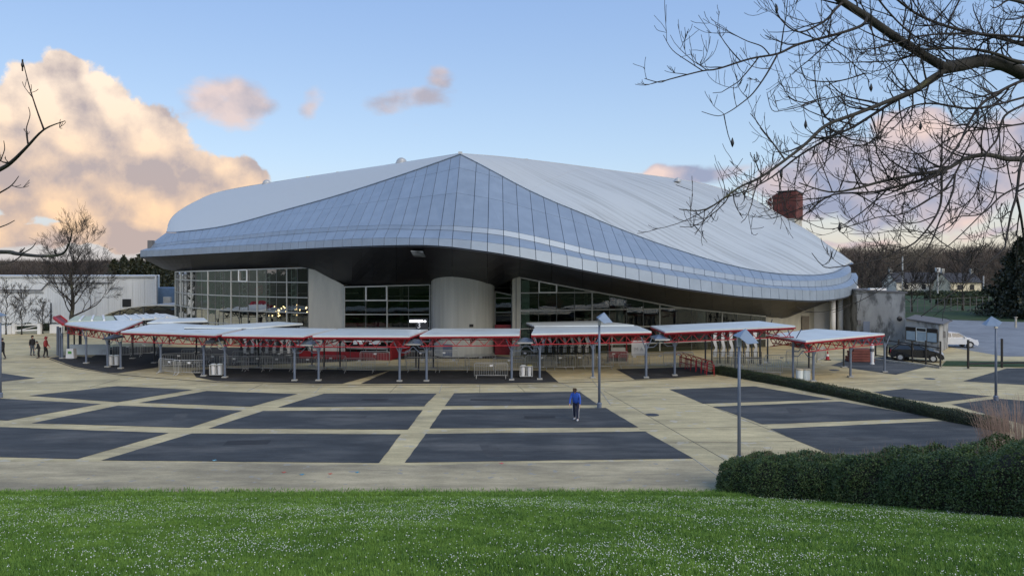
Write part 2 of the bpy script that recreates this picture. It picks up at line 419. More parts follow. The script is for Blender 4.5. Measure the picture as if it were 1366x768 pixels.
def patch(name, pxs, mat, z=0.0):
    return sheet(name, [GZ(*p) for p in pxs], z, mat, jit=.009)
left_lot = [
    [(38, 527.5), (157, 514.5), (258, 519.5), (157, 536)],
    [(185, 536.8), (276, 521), (397, 525), (335, 542)],
    [(370, 543), (432, 524.5), (582.5, 524.5), (566, 541.5)],
    [(606, 524), (773, 522), (799, 540), (593.5, 541)],
    [(-90, 527), (0, 531), (135, 538.5), (10, 560.5), (-150, 552)],
    [(42, 564), (157, 540.5), (324, 547), (252.5, 570)],
    [(278, 571), (351, 547.5), (564, 546.5), (544, 572.5)],
    [(590, 546), (808, 543.5), (851.5, 569.5), (573, 571)],
    [(-160, 563), (0, 569), (225, 577), (104, 611.5), (-200, 605)],
    [(256, 577.6), (535, 578.5), (505.6, 617), (135, 613.5)],
    [(568, 578), (861, 575), (925, 611), (540, 616.5)],
    [(893, 519), (1006, 514.8), (1112, 532.5), (938, 538)],
    [(951, 542), (1122, 535), (1250, 557), (1017, 565.5)],
    [(1027, 571.6), (1257.5, 561), (1325, 572), (1325, 610), (1150, 625), (1092.6, 599)],
    [(1165, 522.5), (1207, 518), (1323, 528), (1250, 537), (1200, 531)],
    [(1269, 539), (1331, 531), (1400, 537), (1420, 580), (1330, 556)],
    [(1285, 508), (1343, 491), (1440, 489), (1460, 513), (1366, 513)],
    [(1108, 487), (1195, 499.5), (1239, 488), (1180, 476), (1130, 480)],
    [(-60, 492), (0, 497), (47, 504), (0, 509), (-90, 512)],
]
for q in left_lot: patch('parking_area', q, M['asphalt'], .0)
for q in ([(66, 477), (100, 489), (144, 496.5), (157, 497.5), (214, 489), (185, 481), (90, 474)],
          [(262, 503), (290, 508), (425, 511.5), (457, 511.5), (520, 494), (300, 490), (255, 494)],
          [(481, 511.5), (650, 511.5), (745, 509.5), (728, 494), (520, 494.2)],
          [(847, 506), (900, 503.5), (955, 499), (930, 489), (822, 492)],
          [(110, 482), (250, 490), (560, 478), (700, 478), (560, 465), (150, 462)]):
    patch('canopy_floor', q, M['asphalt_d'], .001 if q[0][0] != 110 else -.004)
# thin drainage joint along the front of the covered strip
mb = MB()
jl = [(66, 478.6), (100, 490.5), (157, 499.3), (214, 504.3), (290, 509.6), (425, 512.9), (560, 513.3), (700, 512), (800, 509), (880, 505.6), (955, 500.6)]
jp = [GZ(*p) for p in jl]
for a, b in zip(jp, jp[1:]): mb.bar(a + Vector((0, 0, .004)), b + Vector((0, 0, .004)), .09, .012)
mb.build('drain_channel', M['asphalt_d'], kind='structure')

# expansion joints: slim raised-edge strips between the concrete bays of the plaza
mb = MB()
for a, b in (((745, 509), (775, 522)), ((925, 611), (965, 640)), ((790, 506), (815, 540)), ((590, 512), (586, 524)), ((430, 513), (420, 524))):
    mb.bar(GZ(*a) + Vector((0, 0, -.006)), GZ(*b) + Vector((0, 0, -.006)), .04, .016)
mb.build('paving_joint', M['kerb'], kind='structure')

# saw cut joints across the open concrete, iron covers, patches of newer tarmac
mb = MB()
jj = [((893, 519), (1093, 599)), ((806, 521), (966, 612)), ((0, 520), (262, 512)), ((262, 516.5), (900, 515.5)), ((815, 540), (938, 538)), ((853, 572), (1024, 568)), ((900, 590), (1060, 588)), ((960, 505), (1110, 499)),
      ((1120, 512), (1250, 503)), ((160, 505), (120, 516)), ((690, 513), (700, 522)), ((640, 513), (640, 523)), ((530, 513), (520, 523)), ((350, 512), (330, 521))]
for a, b in jj: mb.bar(GZ(*a) + Vector((0, 0, -.010)), GZ(*b) + Vector((0, 0, -.010)), .022, .014)
M['joint'] = material('dark_joint_filler', (.10, .095, .08), .9)
mb.build('saw_cut_joints', M['joint'], kind='structure')
for k, (px, py) in enumerate(((507, 509.2), (1113, 493.5), (870, 553), (1240, 505))):
    q = GZ(px, py, -.01); t = MB().lathe(q, [(.36, 0), (.36, .010)], 20).build('drain_cover', M['post_d'], None, label=('dark iron cover in front of the canopy left of the lit gate sign', 'dark iron cover under the rightmost canopy', 'iron cover in the open paving right of the person in blue', 'iron cover in the paving near the far right path')[k], cat='drain cover', group='iron covers in the paving')

# repair patches, slightly proud, in older and newer tarmac
M['patch_a'] = ground_material('older_tarmac_repair', (.085, .088, .088), .2, .8, (.06, .063, .066), .5, .45, .7)
M['patch_b'] = ground_material('newer_tarmac_repair', (.040, .043, .046), .2, .8, (.055, .058, .06), .5, .45, .7)
for k, (px, py, w, l, a) in enumerate(((330, 590, 1.9, .8, .1), (455, 556, 2.6, .5, 0), (655, 600, .7, 2.2, .2), (720, 556, 1.6, .6, 0), (120, 586, 2.2, .7, -.1), (240, 556, .6, 1.8, .3), (500, 533, 1.5, .6, 0), (1160, 585, 2.0, .7, .1), (1060, 548, .7, 1.6, -.2), (655, 533, 2.4, .5, 0))):
    q = GZ(px, py); c, s_ = math.cos(a), math.sin(a)
    sheet('tarmac_repair', [Vector((q.x + x * c - y_ * s_, q.y + x * s_ + y_ * c, 0)) for x, y_ in ((-w/2, -l/2), (w/2, -l/2), (w/2, l/2), (-w/2, l/2))], .004, M['patch_a' if k % 3 else 'patch_b'], jit=.008)
# small sprayed survey marks on the tarmac strip
for px, py, c in ((378, 630, (.6, .12, .08)), (402, 633, (.05, .30, .45)), (440, 632, (.6, .12, .08)), (476, 630, (.05, .30, .45)), (285, 614, (.2, .5, .6)), (669, 618, (.75, .10, .12))):
    q = GZ(px, py, .002); m_ = bpy.data.materials.get('spray_%.2f' % c[0]) or material('spray_%.2f' % c[0], c, .8)
    MB().add([tuple(q + Vector((-.05, 0, 0))), tuple(q + Vector((.05, -.02, 0))), tuple(q + Vector((.02, .22, 0)))], [(0, 1, 2)]).add([tuple(q + Vector((-.10, .08, .001))), tuple(q + Vector((.10, .06, .001))), tuple(q + Vector((.09, .10, .001))), tuple(q + Vector((-.10, .12, .001)))], [(0, 1, 2, 3)]).build('sprayed_mark', m_, kind='structure')

# grass bank
rows = []
ys = [-300, -60, -20, -8, -4, -2, 0, 2, 4, 6, 7, 8, 9, 10, 11, 12, 13, 14, 15, 16, 17, 18, 19, 20, 21, 22, 23, 24, 25, 25.6, 26.1]
for y in ys:
    rows.append([Vector((x, y if y < 25.9 else 26.05 + .14 * math.sin(x * 1.3) + .10 * math.sin(x * 3.1) + .08 * math.sin(x * 7.3), terr(x, y) if y < 25.9 else -.05)) for x in np.linspace(-60, 60, 361)])
MB().grid(rows, flip=False).build('grass_bank', M['soil'], smooth=True, kind='structure')

def grass_material(name, c0, c1, c2):
    m = bpy.data.materials.new(name); m.use_nodes = True; nt = m.node_tree; X.nt = nt; P = nt.nodes['Principled BSDF']
    g = nt.nodes.new('ShaderNodeNewGeometry'); pos = g.outputs['Position']
    a = xnoise(pos, .8, 4, .6); b = xnoise(pos, 6.0, 3, .6)
    c = xmix(a.smooth(.35, .65), c0, c1); c = xmix(b.smooth(.45, .7), c, c2)
    nt.links.new(c.k, P.inputs['Base Color']); P.inputs['Roughness'].default_value = .55; P.inputs['Specular IOR Level'].default_value = .3
    return m
M['blade'] = grass_material('grass_blade', (.120, .240, .040), (.195, .345, .062), (.072, .160, .032))
M['petal'] = material('daisy_petal', (.64, .67, .62), .6)
rng = np.random.default_rng(3)
def terr_np(x, y):
    f = np.minimum(1, (SL_Y - y) / 4)
    return SL_Z * (1 - y / SL_Y) + .05 * np.sin(x * .35 + 1) * f + .04 * np.sin(x * .9 + y * .7) * f
def value_noise(x, y, s, seed):
    r = np.random.default_rng(seed); T = r.random((256, 256))
    u, v = x / s, y / s; i, j = np.floor(u).astype(int), np.floor(v).astype(int); fu, fv = u - i, v - j
    fu = fu * fu * (3 - 2 * fu); fv = fv * fv * (3 - 2 * fv)
    g = lambda a, b: T[a % 256, b % 256]
    return (g(i, j) * (1 - fu) + g(i + 1, j) * fu) * (1 - fv) + (g(i, j + 1) * (1 - fu) + g(i + 1, j + 1) * fu) * fv
def blades(n, y0, y1, hgt, wid, seed, half=.98, pw=1.0):
    r = np.random.default_rng(seed)
    y = y0 + (y1 - y0) * r.random(n) ** pw
    x = (r.random(n) * 2 - 1) * (y * half + 2.0)
    z = np.maximum(terr_np(x, np.minimum(y, SL_Y)), -.01)
    cl = value_noise(x, y, .22, 5) * .7 + value_noise(x, y, .9, 6) * .6
    h = hgt * (.45 + .75 * r.random(n)) * (.45 + cl)
    w = wid * (.7 + .6 * r.random(n)); a = r.random(n) * 2 * np.pi
    lx, ly = (r.random(n) - .5) * h * 1.3, (r.random(n) - .5) * h * 1.3
    v = np.empty((n, 3, 3))
    v[:, 0] = np.stack([x - np.cos(a) * w, y - np.sin(a) * w, z - .01], 1)
    v[:, 1] = np.stack([x + np.cos(a) * w, y + np.sin(a) * w, z - .01], 1)
    v[:, 2] = np.stack([x + lx, y + ly, z + h], 1)
    return v.reshape(-1, 3)
vs = np.concatenate([blades(460000, 7.2, 14.5, .060, .0065, 11), blades(430000, 14.0, 20.0, .065, .009, 12), blades(340000, 19.5, 25.9, .07, .013, 13),
                     blades(80000, 24.6, 26.1, .12, .013, 14), blades(9000, 25.7, 26.5, .10, .014, 15, pw=1.6)])
np_mesh('grass', vs, 3, M['blade'], kind='stuff', label='short green lawn grass growing on the bank in the foreground', cat='grass')
# daisies in drifts
n = 205000; r = np.random.default_rng(21)
y = 7.4 + 18.2 * r.random(n); x = (r.random(n) * 2 - 1) * (y * .98 + 2)
dn = value_noise(x, y, 2.6, 31) * .6 + value_noise(x, y, .55, 32) * .55 + .25 * np.exp(-((y - 19.5 - .12 * x) / 1.6) ** 2)
keep = (r.random(n) < np.clip((dn - .46) * .55, .035, .22)) & (y < 24.4)
x, y = x[keep], y[keep]; n = len(x); z = terr_np(x, y) + .045 + .03 * r.random(n)
rad = .0040 + .0042 * r.random(n) + (y - 9) * .0002
tilt = (r.random((n, 2)) - .5) * .9
fv = np.empty((n, 6, 3))
for k in range(6):
    a = k * np.pi / 3
    fv[:, k, 0] = x + np.cos(a) * rad; fv[:, k, 1] = y + np.sin(a) * rad
    fv[:, k, 2] = z + tilt[:, 0] * np.cos(a) * rad + (tilt[:, 1] - .6) * np.sin(a) * rad * -1
np_mesh('daisies', fv.reshape(-1, 3), 6, M['petal'], kind='stuff', label='tiny white daisies sprinkled through the lawn in drifts', cat='flowers')

# far ridge of high ground behind everything
mb = MB(); rws = []
for k, (yy, hh) in enumerate(((330, 0), (360, 5.0), (420, 8.0), (600, 9.5), (900, 10.5))):
    rws.append([Vector((x, yy + 20 * math.sin(x * .01), -1 + hh * (.72 + .22 * math.sin(x * .013 + k) + .14 * math.sin(x * .041 + 2 * k)))) for x in np.linspace(-900, 900, 121)])
M['hill'] = material('wooded_hill_ground', (.05, .045, .035), .95, var=.35, scale=.08)
mb.grid(rws).build('hill', M['hill'], smooth=True, kind='structure')
# ------------------------------------------------------------------ the arena
arena = empty('arena', (0, 66, 0), 'large arena with a swooping metal clad roof rising to a peak over glazed concrete walls', 'arena')
# stations along the eave: eave bottom | fascia top | riser bottom | riser top | ridge edge | skyline
ST = [
 ((187,343,82),(187,334,82.1),(197,331,83.6),(199,327,83.8),(222,310,86),(224,302,89)),
 ((230,341,78.5),(230,332.5,78.6),(236,326,80.0),(237,322,80.2),(240,309.8,83),(228,293,92)),
 ((286,338,73),(286,329,73.1),(290,322,74.5),(291,317,74.7),(301,301.8,79),(238,283,95)),
 ((355.7,334.6,67),(356,325,67.1),(361,315,68.7),(362,309.5,68.9),(379.5,281,76),(262,269,99)),
 ((421.6,331,62),(422,321,62.1),(427,310,63.8),(429,304,64.0),(454.5,260,73),(297,255.5,104)),
 ((498,328,57.5),(498,317.5,57.6),(504,306,59.3),(506,300.5,59.5),(529.5,236,70),(385,240.5,98)),
 ((560.6,327,55.2),(561,317.5,55.3),(564,306.5,57),(566,301,57.2),(582,218,68.6),(500,223.5,84)),
 ((603,329.5,54.6),(603.5,318.5,54.7),(604.5,307.5,56.3),(605,301,56.5),(614,206.5,68),(613,205.9,69.5)),
 ((622.5,332,54.5),(623,320,54.6),(624,309.5,56.2),(625,302.5,56.4),(631,215,67.5),(650,208.3,72)),
 ((665.6,338,54.5),(665.6,325,54.6),(665.5,313.5,56.2),(665.5,306,56.4),(665,233,66.5),(705,214,77)),
 ((706.6,345.5,54.8),(706,331.5,54.9),(705,321,56.5),(704.5,313,56.7),(699.6,251.5,66),(770,222,83)),
 ((747.6,354,55.2),(747,338.5,55.3),(744,330,56.9),(744,322,57.1),(735,268,65.5),(830,230,88)),
 ((788.6,362.5,55.8),(788,347,55.9),(784,340,57.5),(784,332,57.7),(772,283,65.5),(885,237,92)),
 ((827.6,370,56.6),(827.6,354,56.7),(824,348,58.3),(823.5,340,58.5),(809,298.6,66),(930,244,94)),
 ((887,381,58.2),(886,365.5,58.3),(879,357,59.9),(879,349,60.1),(856,317,66.5),(965,253,95)),
 ((922,386.5,59.3),(921,371,59.4),(913,363,61.0),(913,355,61.2),(889,328.6,67),(1000,264,95)),
 ((985,395,62),(984,380,62.1),(974,373,63.5),(974,365.5,63.7),(961,350.7,68),(1045,290,93)),
 ((1039,399,65),(1038,384.5,65.1),(1031,381,66.6),(1030,373.5,66.8),(1026,364,69.5),(1080,310,91)),
 ((1092,401,69),(1092,387.5,69.1),(1090,382.5,70.6),(1090,374,70.8),(1080,367.5,73.5),(1105,328,89)),
 ((1129,396,73.5),(1130,383,73.6),(1121,378.5,75),(1121,370,75.2),(1110,364,77.5),(1120,338,87.5)),
 ((1143,386,79),(1144,372,79.1),(1134,371,79.6),(1134,363,79.8),(1125,357,80.8),(1132,347,86)),
 ((1141,378,84.5),(1142,364,84.6),(1135,364,84.4),(1135,357,84.5),(1131,353,84.8),(1138,351.5,86)),
]
ST = [[W(*p) for p in s] for s in ST]
NS = len(ST)
def cr(p0, p1, p2, p3, t):
    return .5 * ((2 * p1) + (p2 - p0) * t + (2 * p0 - 5 * p1 + 4 * p2 - p3) * t * t + (3 * p1 - p0 - 3 * p2 + p3) * t ** 3)
def station(u, k):
    i = min(int(u), NS - 2); t = u - i
    g = lambda j: ST[max(0, min(NS - 1, j))][k]
    if k >= 4:   # ridge and skyline keep a crease at the peak
        if i < 7: return cr(g(i - 1), g(i), g(i + 1), g(min(i + 2, 7)), t)
        return cr(g(max(i - 1, 7)), g(i), g(i + 1), g(i + 2), t)
    return cr(g(i - 1), g(i), g(i + 1), g(i + 2), t)
# arc-length resample along the eave so that the cladding bays are equally wide
us = np.linspace(0, NS - 1, 1200); acc = [0.0]; pv = station(0, 0)
for u in us[1:]:
    q = station(float(u), 0); acc.append(acc[-1] + (q - pv).length); pv = q
NB = 84
bays = [float(np.interp(acc[-1] * i / NB, acc, us)) for i in range(NB + 1)]
bays[min(range(NB + 1), key=lambda i: abs(bays[i] - 7))] = 7.0
BP = [[station(u, k) for k in range(6)] for u in bays]
def panel(name, a, b, c, d, mat, thick=.05, gap=.022, out=None, lift=.0):
    """one flat-ish cladding panel with corners a b (bottom) c d (top)"""
    n = (b - a).cross(d - a)
    if n.length < 1e-6: n = (c - a).cross(d - a)
    n.normalize()
    if n.y > 0 and abs(n.y) > .05 or (abs(n.y) <= .05 and n.z < 0): n = -n
    ctr = (a + b + c + d) / 4
    def ins(p, q1, q2):
        v = Vector((0, 0, 0))
        for q in (q1, q2):
            e = q - p; L = e.length
            if L > 1e-5: v += e / L * min(gap, L * .3)
        return p + v
    P = [ins(a, b, d), ins(b, a, c), ins(c, b, d), ins(d, c, a)]
    P = [p + n * lift for p in P]
    mb = MB().prism(P, -n * thick)
    return mb.build(name, mat, arena)
bk = MB()
for i in range(NB):
    L, Rr = BP[i], BP[i + 1]
    panel('fascia_panel', L[0], Rr[0], Rr[1], L[1], M['cladding'])
    panel('sill_panel', L[1], Rr[1], Rr[2], L[2], M['cladding'])
    panel('riser_panel', L[2], Rr[2], Rr[3], L[3], M['cladding'])
    la, lb = L[4] - L[3], Rr[4] - Rr[3]
    cuts = [0.0]
    ml = (la.length + lb.length) / 2
    for c in (5.6, 10.6):
        if ml > c + .7: cuts.append(c)
    for k, c in enumerate(cuts):
        f0l, f0r = min(c / la.length, 1), min(c / lb.length, 1)
        nx = cuts[k + 1] if k + 1 < len(cuts) else None
        f1l, f1r = (min(nx / la.length, 1), min(nx / lb.length, 1)) if nx else (1, 1)
        panel('slope_panel', L[3] + la * f0l, Rr[3] + lb * f0r, Rr[3] + lb * f1r, L[3] + la * f1l, M['cladding'])
bk.grid([[BP[i][k] for i in range(NB + 1)] for k in range(5)])
bk.v = [(v[0], v[1] + .14, v[2] - .10) for v in bk.v]
bk.build('cladding_backing', M['backing'], arena)

# membrane
def membrane_material():
    m = bpy.data.materials.new('pale_roof_membrane'); m.use_nodes = True; nt = m.node_tree; X.nt = nt; P = nt.nodes['Principled BSDF']
    g = nt.nodes.new('ShaderNodeNewGeometry'); pos = g.outputs['Position']
    def dot(v):
        n = nt.nodes.new('ShaderNodeVectorMath'); n.operation = 'DOT_PRODUCT'; nt.links.new(pos, n.inputs[0]); n.inputs[1].default_value = v; return X(n.outputs['Value'])
    da = Vector((10.6, -4, -5.5)).normalized(); db = Vector((4, 9, 1)); db = (db - da * db.dot(da)).normalized(); dc = da.cross(db)
    cb = nt.nodes.new('ShaderNodeCombineXYZ')
    for i_, (v_, k_) in enumerate(((da, .07), (db, 1.9), (dc, .7))): nt.links.new((dot(v_) * k_).k, cb.inputs[i_])
    st = xnoise(cb.outputs[0], 1.0, 6, .65)
    big = xnoise(pos, .09, 3, .5); fine = xnoise(pos, 1.4, 5, .6)
    sp = nt.nodes.new('ShaderNodeSeparateXYZ'); nt.links.new(pos, sp.inputs[0])
    right = X(sp.outputs[0]).smooth(-6, 4)
    dirt = (st.smooth(.43, .66) * big.smooth(.30, .55) * right * .5 + fine.smooth(.5, .8) * .06).clamp()
    c = xmix(dirt, (.51, .55, .565), (.20, .21, .20))
    c = xmix(X(sp.outputs[2]).smooth(13, 18.5) * .25, c, (.49, .475, .44))
    nt.links.new(c.k, P.inputs['Base Color']); P.inputs['Roughness'].default_value = .5; P.inputs['Specular IOR Level'].default_value = .45
    b = nt.nodes.new('ShaderNodeBump'); b.inputs['Strength'].default_value = .25; b.inputs['Distance'].default_value = .05
    nt.links.new(xnoise(pos, 3, 4, .6).k, b.inputs['Height']); nt.links.new(b.outputs[0], P.inputs['Normal'])
    return m
M['membrane'] = membrane_material()
i7 = bays.index(7.0)
def mem(i0, i1):
    rows = []
    for j in range(13):
        t = j / 12; r_ = []
        for i in range(i0, i1 + 1):
            a, b = BP[i][4], BP[i][5]; p = a.lerp(b, t)
            p.z += .012 * (b - a).length * math.sin(math.pi * t) ** 1.0
            r_.append(p + Vector((0, .0, .06)))
        rows.append(r_)
    return rows
ML, MR = mem(0, i7), mem(i7, NB)
MB().grid(ML).grid(MR).build('roof_membrane', M['membrane'], arena, smooth=True)
# rear slope falling away behind the skyline
sk = [BP[i][5] + Vector((0, 0, .06)) for i in range(NB + 1)]
back = [Vector((p.x * (1.0 if abs(p.x) > 20 else 1.0), max(p.y + 14, 104) + 4 * math.cos(p.x / 30), 5.0)) for p in sk]
MB().grid([sk, [(a + b) / 2 + Vector((0, 0, 1.2)) for a, b in zip(sk, back)], back]).build('rear_roof', M['membrane'], arena, smooth=True)
MB().grid([back, [Vector((p.x, p.y, 0)) for p in back]]).build('rear_wall', M['conc_dark'], arena)
# seams welded across the membrane, ridge flashing
mb = MB()
for i in range(i7 + 5, NB, 13):
    if i < i7: col = [r_[i] for r_ in ML]
    else: col = [r_[i - i7] for r_ in MR]
    mb.tube([p + Vector((0, 0, .01)) for p in col], .006, 4)
mb.build('membrane_seams', M['membrane'], arena, kind='stuff')
mb = MB(); mb.tube([BP[i][4] + Vector((0, 0, .07)) for i in range(NB + 1)], .05, 5); mb.build('ridge_flashing', M['cladding'], arena)
mb = MB(); mb.tube([BP[i][5] + Vector((0, 0, .06)) for i in range(NB + 1)], .05, 5); mb.build('skyline_flashing', M['galv'], arena)
MB().prism([W(1086, 318.5, 90.4), W(1139, 352, 85.2), W(1131, 353.5, 84.2), W(1119, 346, 86.0)], (0, .05, -.05)).build('edge_gutter', M['post'], arena)
# rooflights and vents
def dome(px, py, d, r, name='rooflight_dome'):
    p = W(px, py, d); prof = [(r, 0), (r, .25 * r)] + [(r * .92 * math.cos(a), .25 * r + r * .85 * math.sin(a)) for a in (0, .35, .7, 1.05, 1.35, 1.5)]
    MB().lathe(p - Vector((0, 0, .15)), prof, 14).build(name, M['galv'], arena, smooth=True)
dome(356, 245, 98, .60); dome(535.5, 217, 79, .62); dome(904, 241, 90, .45)
for px, py, d in ((411, 238, 90), (451, 232, 87), (702, 215, 77), (614, 206, 68.5)):
    MB().box(W(px, py, d) + Vector((0, 0, .05)), (.35, .35, .35)).build('roof_vent', M['galv'], arena)
p = W(201.5, 326, 83.5); MB().box(p, (.55, .55, .9)).build('eave_box', M['conc_dark'], arena)
# stair and railing on the right shoulder of the roof
rl = MB(); pts = [W(993, 261, 94.5), W(1004, 266, 94.5), W(1017, 275, 94), W(1030, 285, 93.5)]
for a, b in zip(pts, pts[1:]):
    for h in (.7, 1.3, 1.9): rl.bar(a + Vector((0, 0, h)), b + Vector((0, 0, h)), .06)
    for t in (0, .5, 1): q = a.lerp(b, t); rl.bar(q, q + Vector((0, 0, 1.9)), .06)
for s_ in (0, 1.2): rl.bar(pts[1] + Vector((-s_, 0, 0)), pts[1] + Vector((-s_, 0, 2.3)), .07)
rl.bar(W(991, 250, 94.5), W(1005, 250, 94.5), .06); rl.bar(W(991, 243, 94.5), W(1005, 243, 94.5), .06)
for px in (991, 998, 1005): rl.bar(W(px, 243, 94.5), W(px, 262, 94.5), .06)
rl.build('roof_ladder_and_railing', M['galv'], arena)
# plant tower at the right: rust red box on a pale shaft
def tower():
    t = empty('tower', (W(1053, 300, 96).x, 96, 0), 'rust red plant box on a pale shaft rising behind the right shoulder of the roof', 'tower')
    x0, x1, x2 = W(1028, 0, 96).x, W(1062, 0, 95).x, W(1077, 0, 98).x
    ztop, zbox, ya, yb, yc = W(0, 255, 95).z, W(0, 291, 95).z, 98.0, 95.0, 99.5
    A = Vector((x0, ya, 0)); B = Vector((x1, yb, 0)); C = Vector((x2, yc, 0)); D = A + (C - B)
    def pr(pts, z0, z1, name, mat): MB().prism([Vector((p.x, p.y, z0)) for p in pts], (0, 0, z1 - z0)).build(name, mat, t)
    rust = material('rust_red_sheet_cladding', (.15, .040, .028), .8, var=.35, scale=1.0, alt=(.08, .03, .025), alt_scale=.8, alt_lo=.45, alt_hi=.65)
    zl = W(0, 268, 98).z
    # box with a slanting left end
    mb = MB(); b_ = A.lerp(B, .38)
    front = [Vector((A.x, A.y, zl)), Vector((b_.x, b_.y, ztop - .1)), Vector((B.x, B.y, ztop)), Vector((B.x, B.y, zbox)), Vector((b_.x, b_.y, zbox))]
    mb.prism(front, C - B); mb.build('plant_box', rust, t)
    e = Vector((0, 0, .12)); mb = MB(); q = [b_, B, C, b_ + (C - B)]
    mb.prism([Vector((p.x, p.y, ztop + .02)) + (p - (B + D) / 2).normalized() * .12 for p in q], (0, 0, .14)); mb.build('plant_box_roof', M['black'], t)
    pr([A.lerp(B, .62), B - Vector((.15, -.1, 0)), C - Vector((.15, .1, 0)), A.lerp(B, .62) + (C - B)], 0, zbox - .01, 'shaft', M['conc'])
    return t
tower()

# soffit: from the eave back to the heads of the walls
WL = [(214,358,86.5),(234,361.8,82),(254,361.5,77.5),(300,360,73.2),(350,358.5,70.4),(413,356.2,68),(459.5,382.3,66.8),(520,380.8,66.8),(573,379.5,66.8),(617,384,66.9),(661,389,67),
      (683,393,67.4),(694,369.6,64.8),(758.7,382,65.4),(838,396.8,66.6),(907,410,68),(960,415.5,69.3),(1020,421.3,71),(1044,426.5,72.5),(1074,414,75.5),(1105,402.5,80),(1136,385,86)]
WLp = [W(*p) for p in WL]
def wl(u):
    i = min(int(u), len(WLp) - 2); return WLp[i].lerp(WLp[i + 1], u - i)
# pair every eave bay with a point of the wall head, by bearing
brg = [p.x / p.y for p in WLp]
def wl_at(b): return wl(float(np.interp(b, brg, range(len(brg)))))
sb = MB(); hatch_done = False
for i in range(0, NB, 2):
    j = min(i + 2, NB)
    e0, e1 = BP[i][0], BP[j][0]
    t0 = lerp(brg[0], brg[-1], 0)
    f = lambda k: BP[k][0].x / BP[k][0].y
    g = lambda b: b if -.42 < b < .39 else (max(brg[0], -.42 + (b + .42) * .6) if b < 0 else min(brg[-1], .39 + (b - .39) * .95))
    w0, w1 = wl_at(g(f(i))), wl_at(g(f(j)))
    m = .012 if i > 30 else .004
    mb = MB(); K = 4; r0 = []; 
    rws = []
    for k in range(K + 1):
        t = k / K
        a = e0.lerp(w0, t); b = e1.lerp(w1, t); h = (b - a).normalized() * m
        rws.append([a + h + Vector((0, .04, 0)), a.lerp(b, .5) + Vector((0, .04, 0)), b - h + Vector((0, .04, 0))])
    mb.grid(rws, flip=True); mb.build('soffit_panel', M['soffit'], arena)
    sb.grid([[p + Vector((0, .03, .06)) for p in r_] for r_ in rws])
sb.build('soffit_backing', M['backing'], arena)
# access hatch in the soffit
a = W(551, 338, 56.6)
MB().prism([W(548, 334.2, 56.1), W(564, 334.8, 56.1), W(567.5, 341.8, 57.9), W(552, 341.2, 57.9)], (0, .02, -.06)).build('soffit_hatch', M['conc_dirty'], arena)

# ---- walls
def top_line(pts):
    ps = [W(*p) for p in pts]; s = [0.0]
    for a, b in zip(ps, ps[1:]): s.append(s[-1] + (Vector((b.x - a.x, b.y - a.y))).length)
    def f(q):
        q = max(0, min(s[-1], q)); i = 0
        while i < len(s) - 2 and q > s[i + 1]: i += 1
        return ps[i].lerp(ps[i + 1], (q - s[i]) / max(1e-6, s[i + 1] - s[i]))
    return f, s[-1]
def glass_wall(pts, col_w, rows, open_cells=(), thick_every=0, zmin=.05, frame='frame', tcol=None):
    f, L = top_line(pts); n = max(1, round(L / col_w)); q = [L * i / n for i in range(n + 1)]
    for i in range(n):
        a, b = f(q[i]), f(q[i + 1]); t = Vector((b.x - a.x, b.y - a.y, 0)).normalized(); nn = Vector((t.y, -t.x, 0))
        zs = [zmin] + [z for z in rows if z < max(a.z, b.z) - .1] + [99]
        for z0, z1 in zip(zs, zs[1:]):
            A = Vector((a.x, a.y, 0)) + t * .03; B = Vector((b.x, b.y, 0)) - t * .03
            za, zb = min(z1 - .03, a.z - .05), min(z1 - .03, b.z - .05); zz = z0 + .03
            if za <= zz and zb <= zz: continue
            pts_ = [(A, zz), (B, zz)]
            if zb > zz: pts_.append((B, zb))
            elif za > zz:
                k = (za - zz) / (za - zb); pts_ = [(A, zz), (A.lerp(B, k), zz)]
            if za > zz: pts_.append((A, za))
            else:
                k = (zz - za) / (zb - za); pts_[0] = (A.lerp(B, k), zz)
            if len(pts_) < 3: continue
            P = [p + Vector((0, 0, z)) for p, z in pts_]
            tilt = nn * random.uniform(-.012, .012)
            MB().prism([p + (tilt if (k > 1) else Vector()) for k, p in enumerate(P)], -nn * .02).build('pane', M['glass'], arena)
            if (i, zs.index(z0)) in open_cells and len(P) == 4:
                o = nn * .10; mb = MB(); P2 = [p + o for p in P]
                for u, v in zip(P2, P2[1:] + P2[:1]): mb.bar(u, v, .12, .10)
                mb.build('opening_window_frame', M['frame_w'], arena)
    for i in range(n + 1):
        a = f(q[i]); big = thick_every and i % thick_every == 0
        w = .11 if big else .045
        MB().box((a.x, a.y + (.0), (a.z + zmin) / 2), (w, w + .06, a.z - zmin)).build('mullion', M[frame if (big or not thick_every) else 'frame_d'], arena)
    for z in rows:
        mb = MB(); run = None
        for i in range(n):
            a, b = f(q[i]), f(q[i + 1])
            if a.z < z and b.z < z: continue
            A, B = Vector((a.x, a.y, z)), Vector((b.x, b.y, z))
            if a.z < z: A = A.lerp(B, (z - a.z) / (b.z - a.z))
            if b.z < z: B = A.lerp(B, (a.z - z) / (a.z - b.z))
            if (B - A).length > .05: mb.bar(A + Vector((0, -.05, 0)), B + Vector((0, -.05, 0)), .07, .09)
        if mb.v: mb.build('transom', M[frame], arena)
    mb = MB()
    for i in range(n):
        a, b = f(q[i]), f(q[i + 1]); mb.bar(a + Vector((0, -.05, -.03)), b + Vector((0, -.05, -.03)), .10, .12)
    mb.build('head_rail', M[frame], arena)
    return f, L, q
GL = [(234,362.3,82),(238,362,80),(247,361.8,77.5),(262,361.3,75.4),(280,360.8,73.8),(300,360.2,72.6),(325,359.4,71.2),(355,358.3,69.9),(385,357.3,68.9),(411,356.6,68.1)]
fL, LL, qL = glass_wall(GL, 1.18, [.8, 2.1, 3.42, 4.80, 6.18], open_cells={(13, 5)}, thick_every=3)
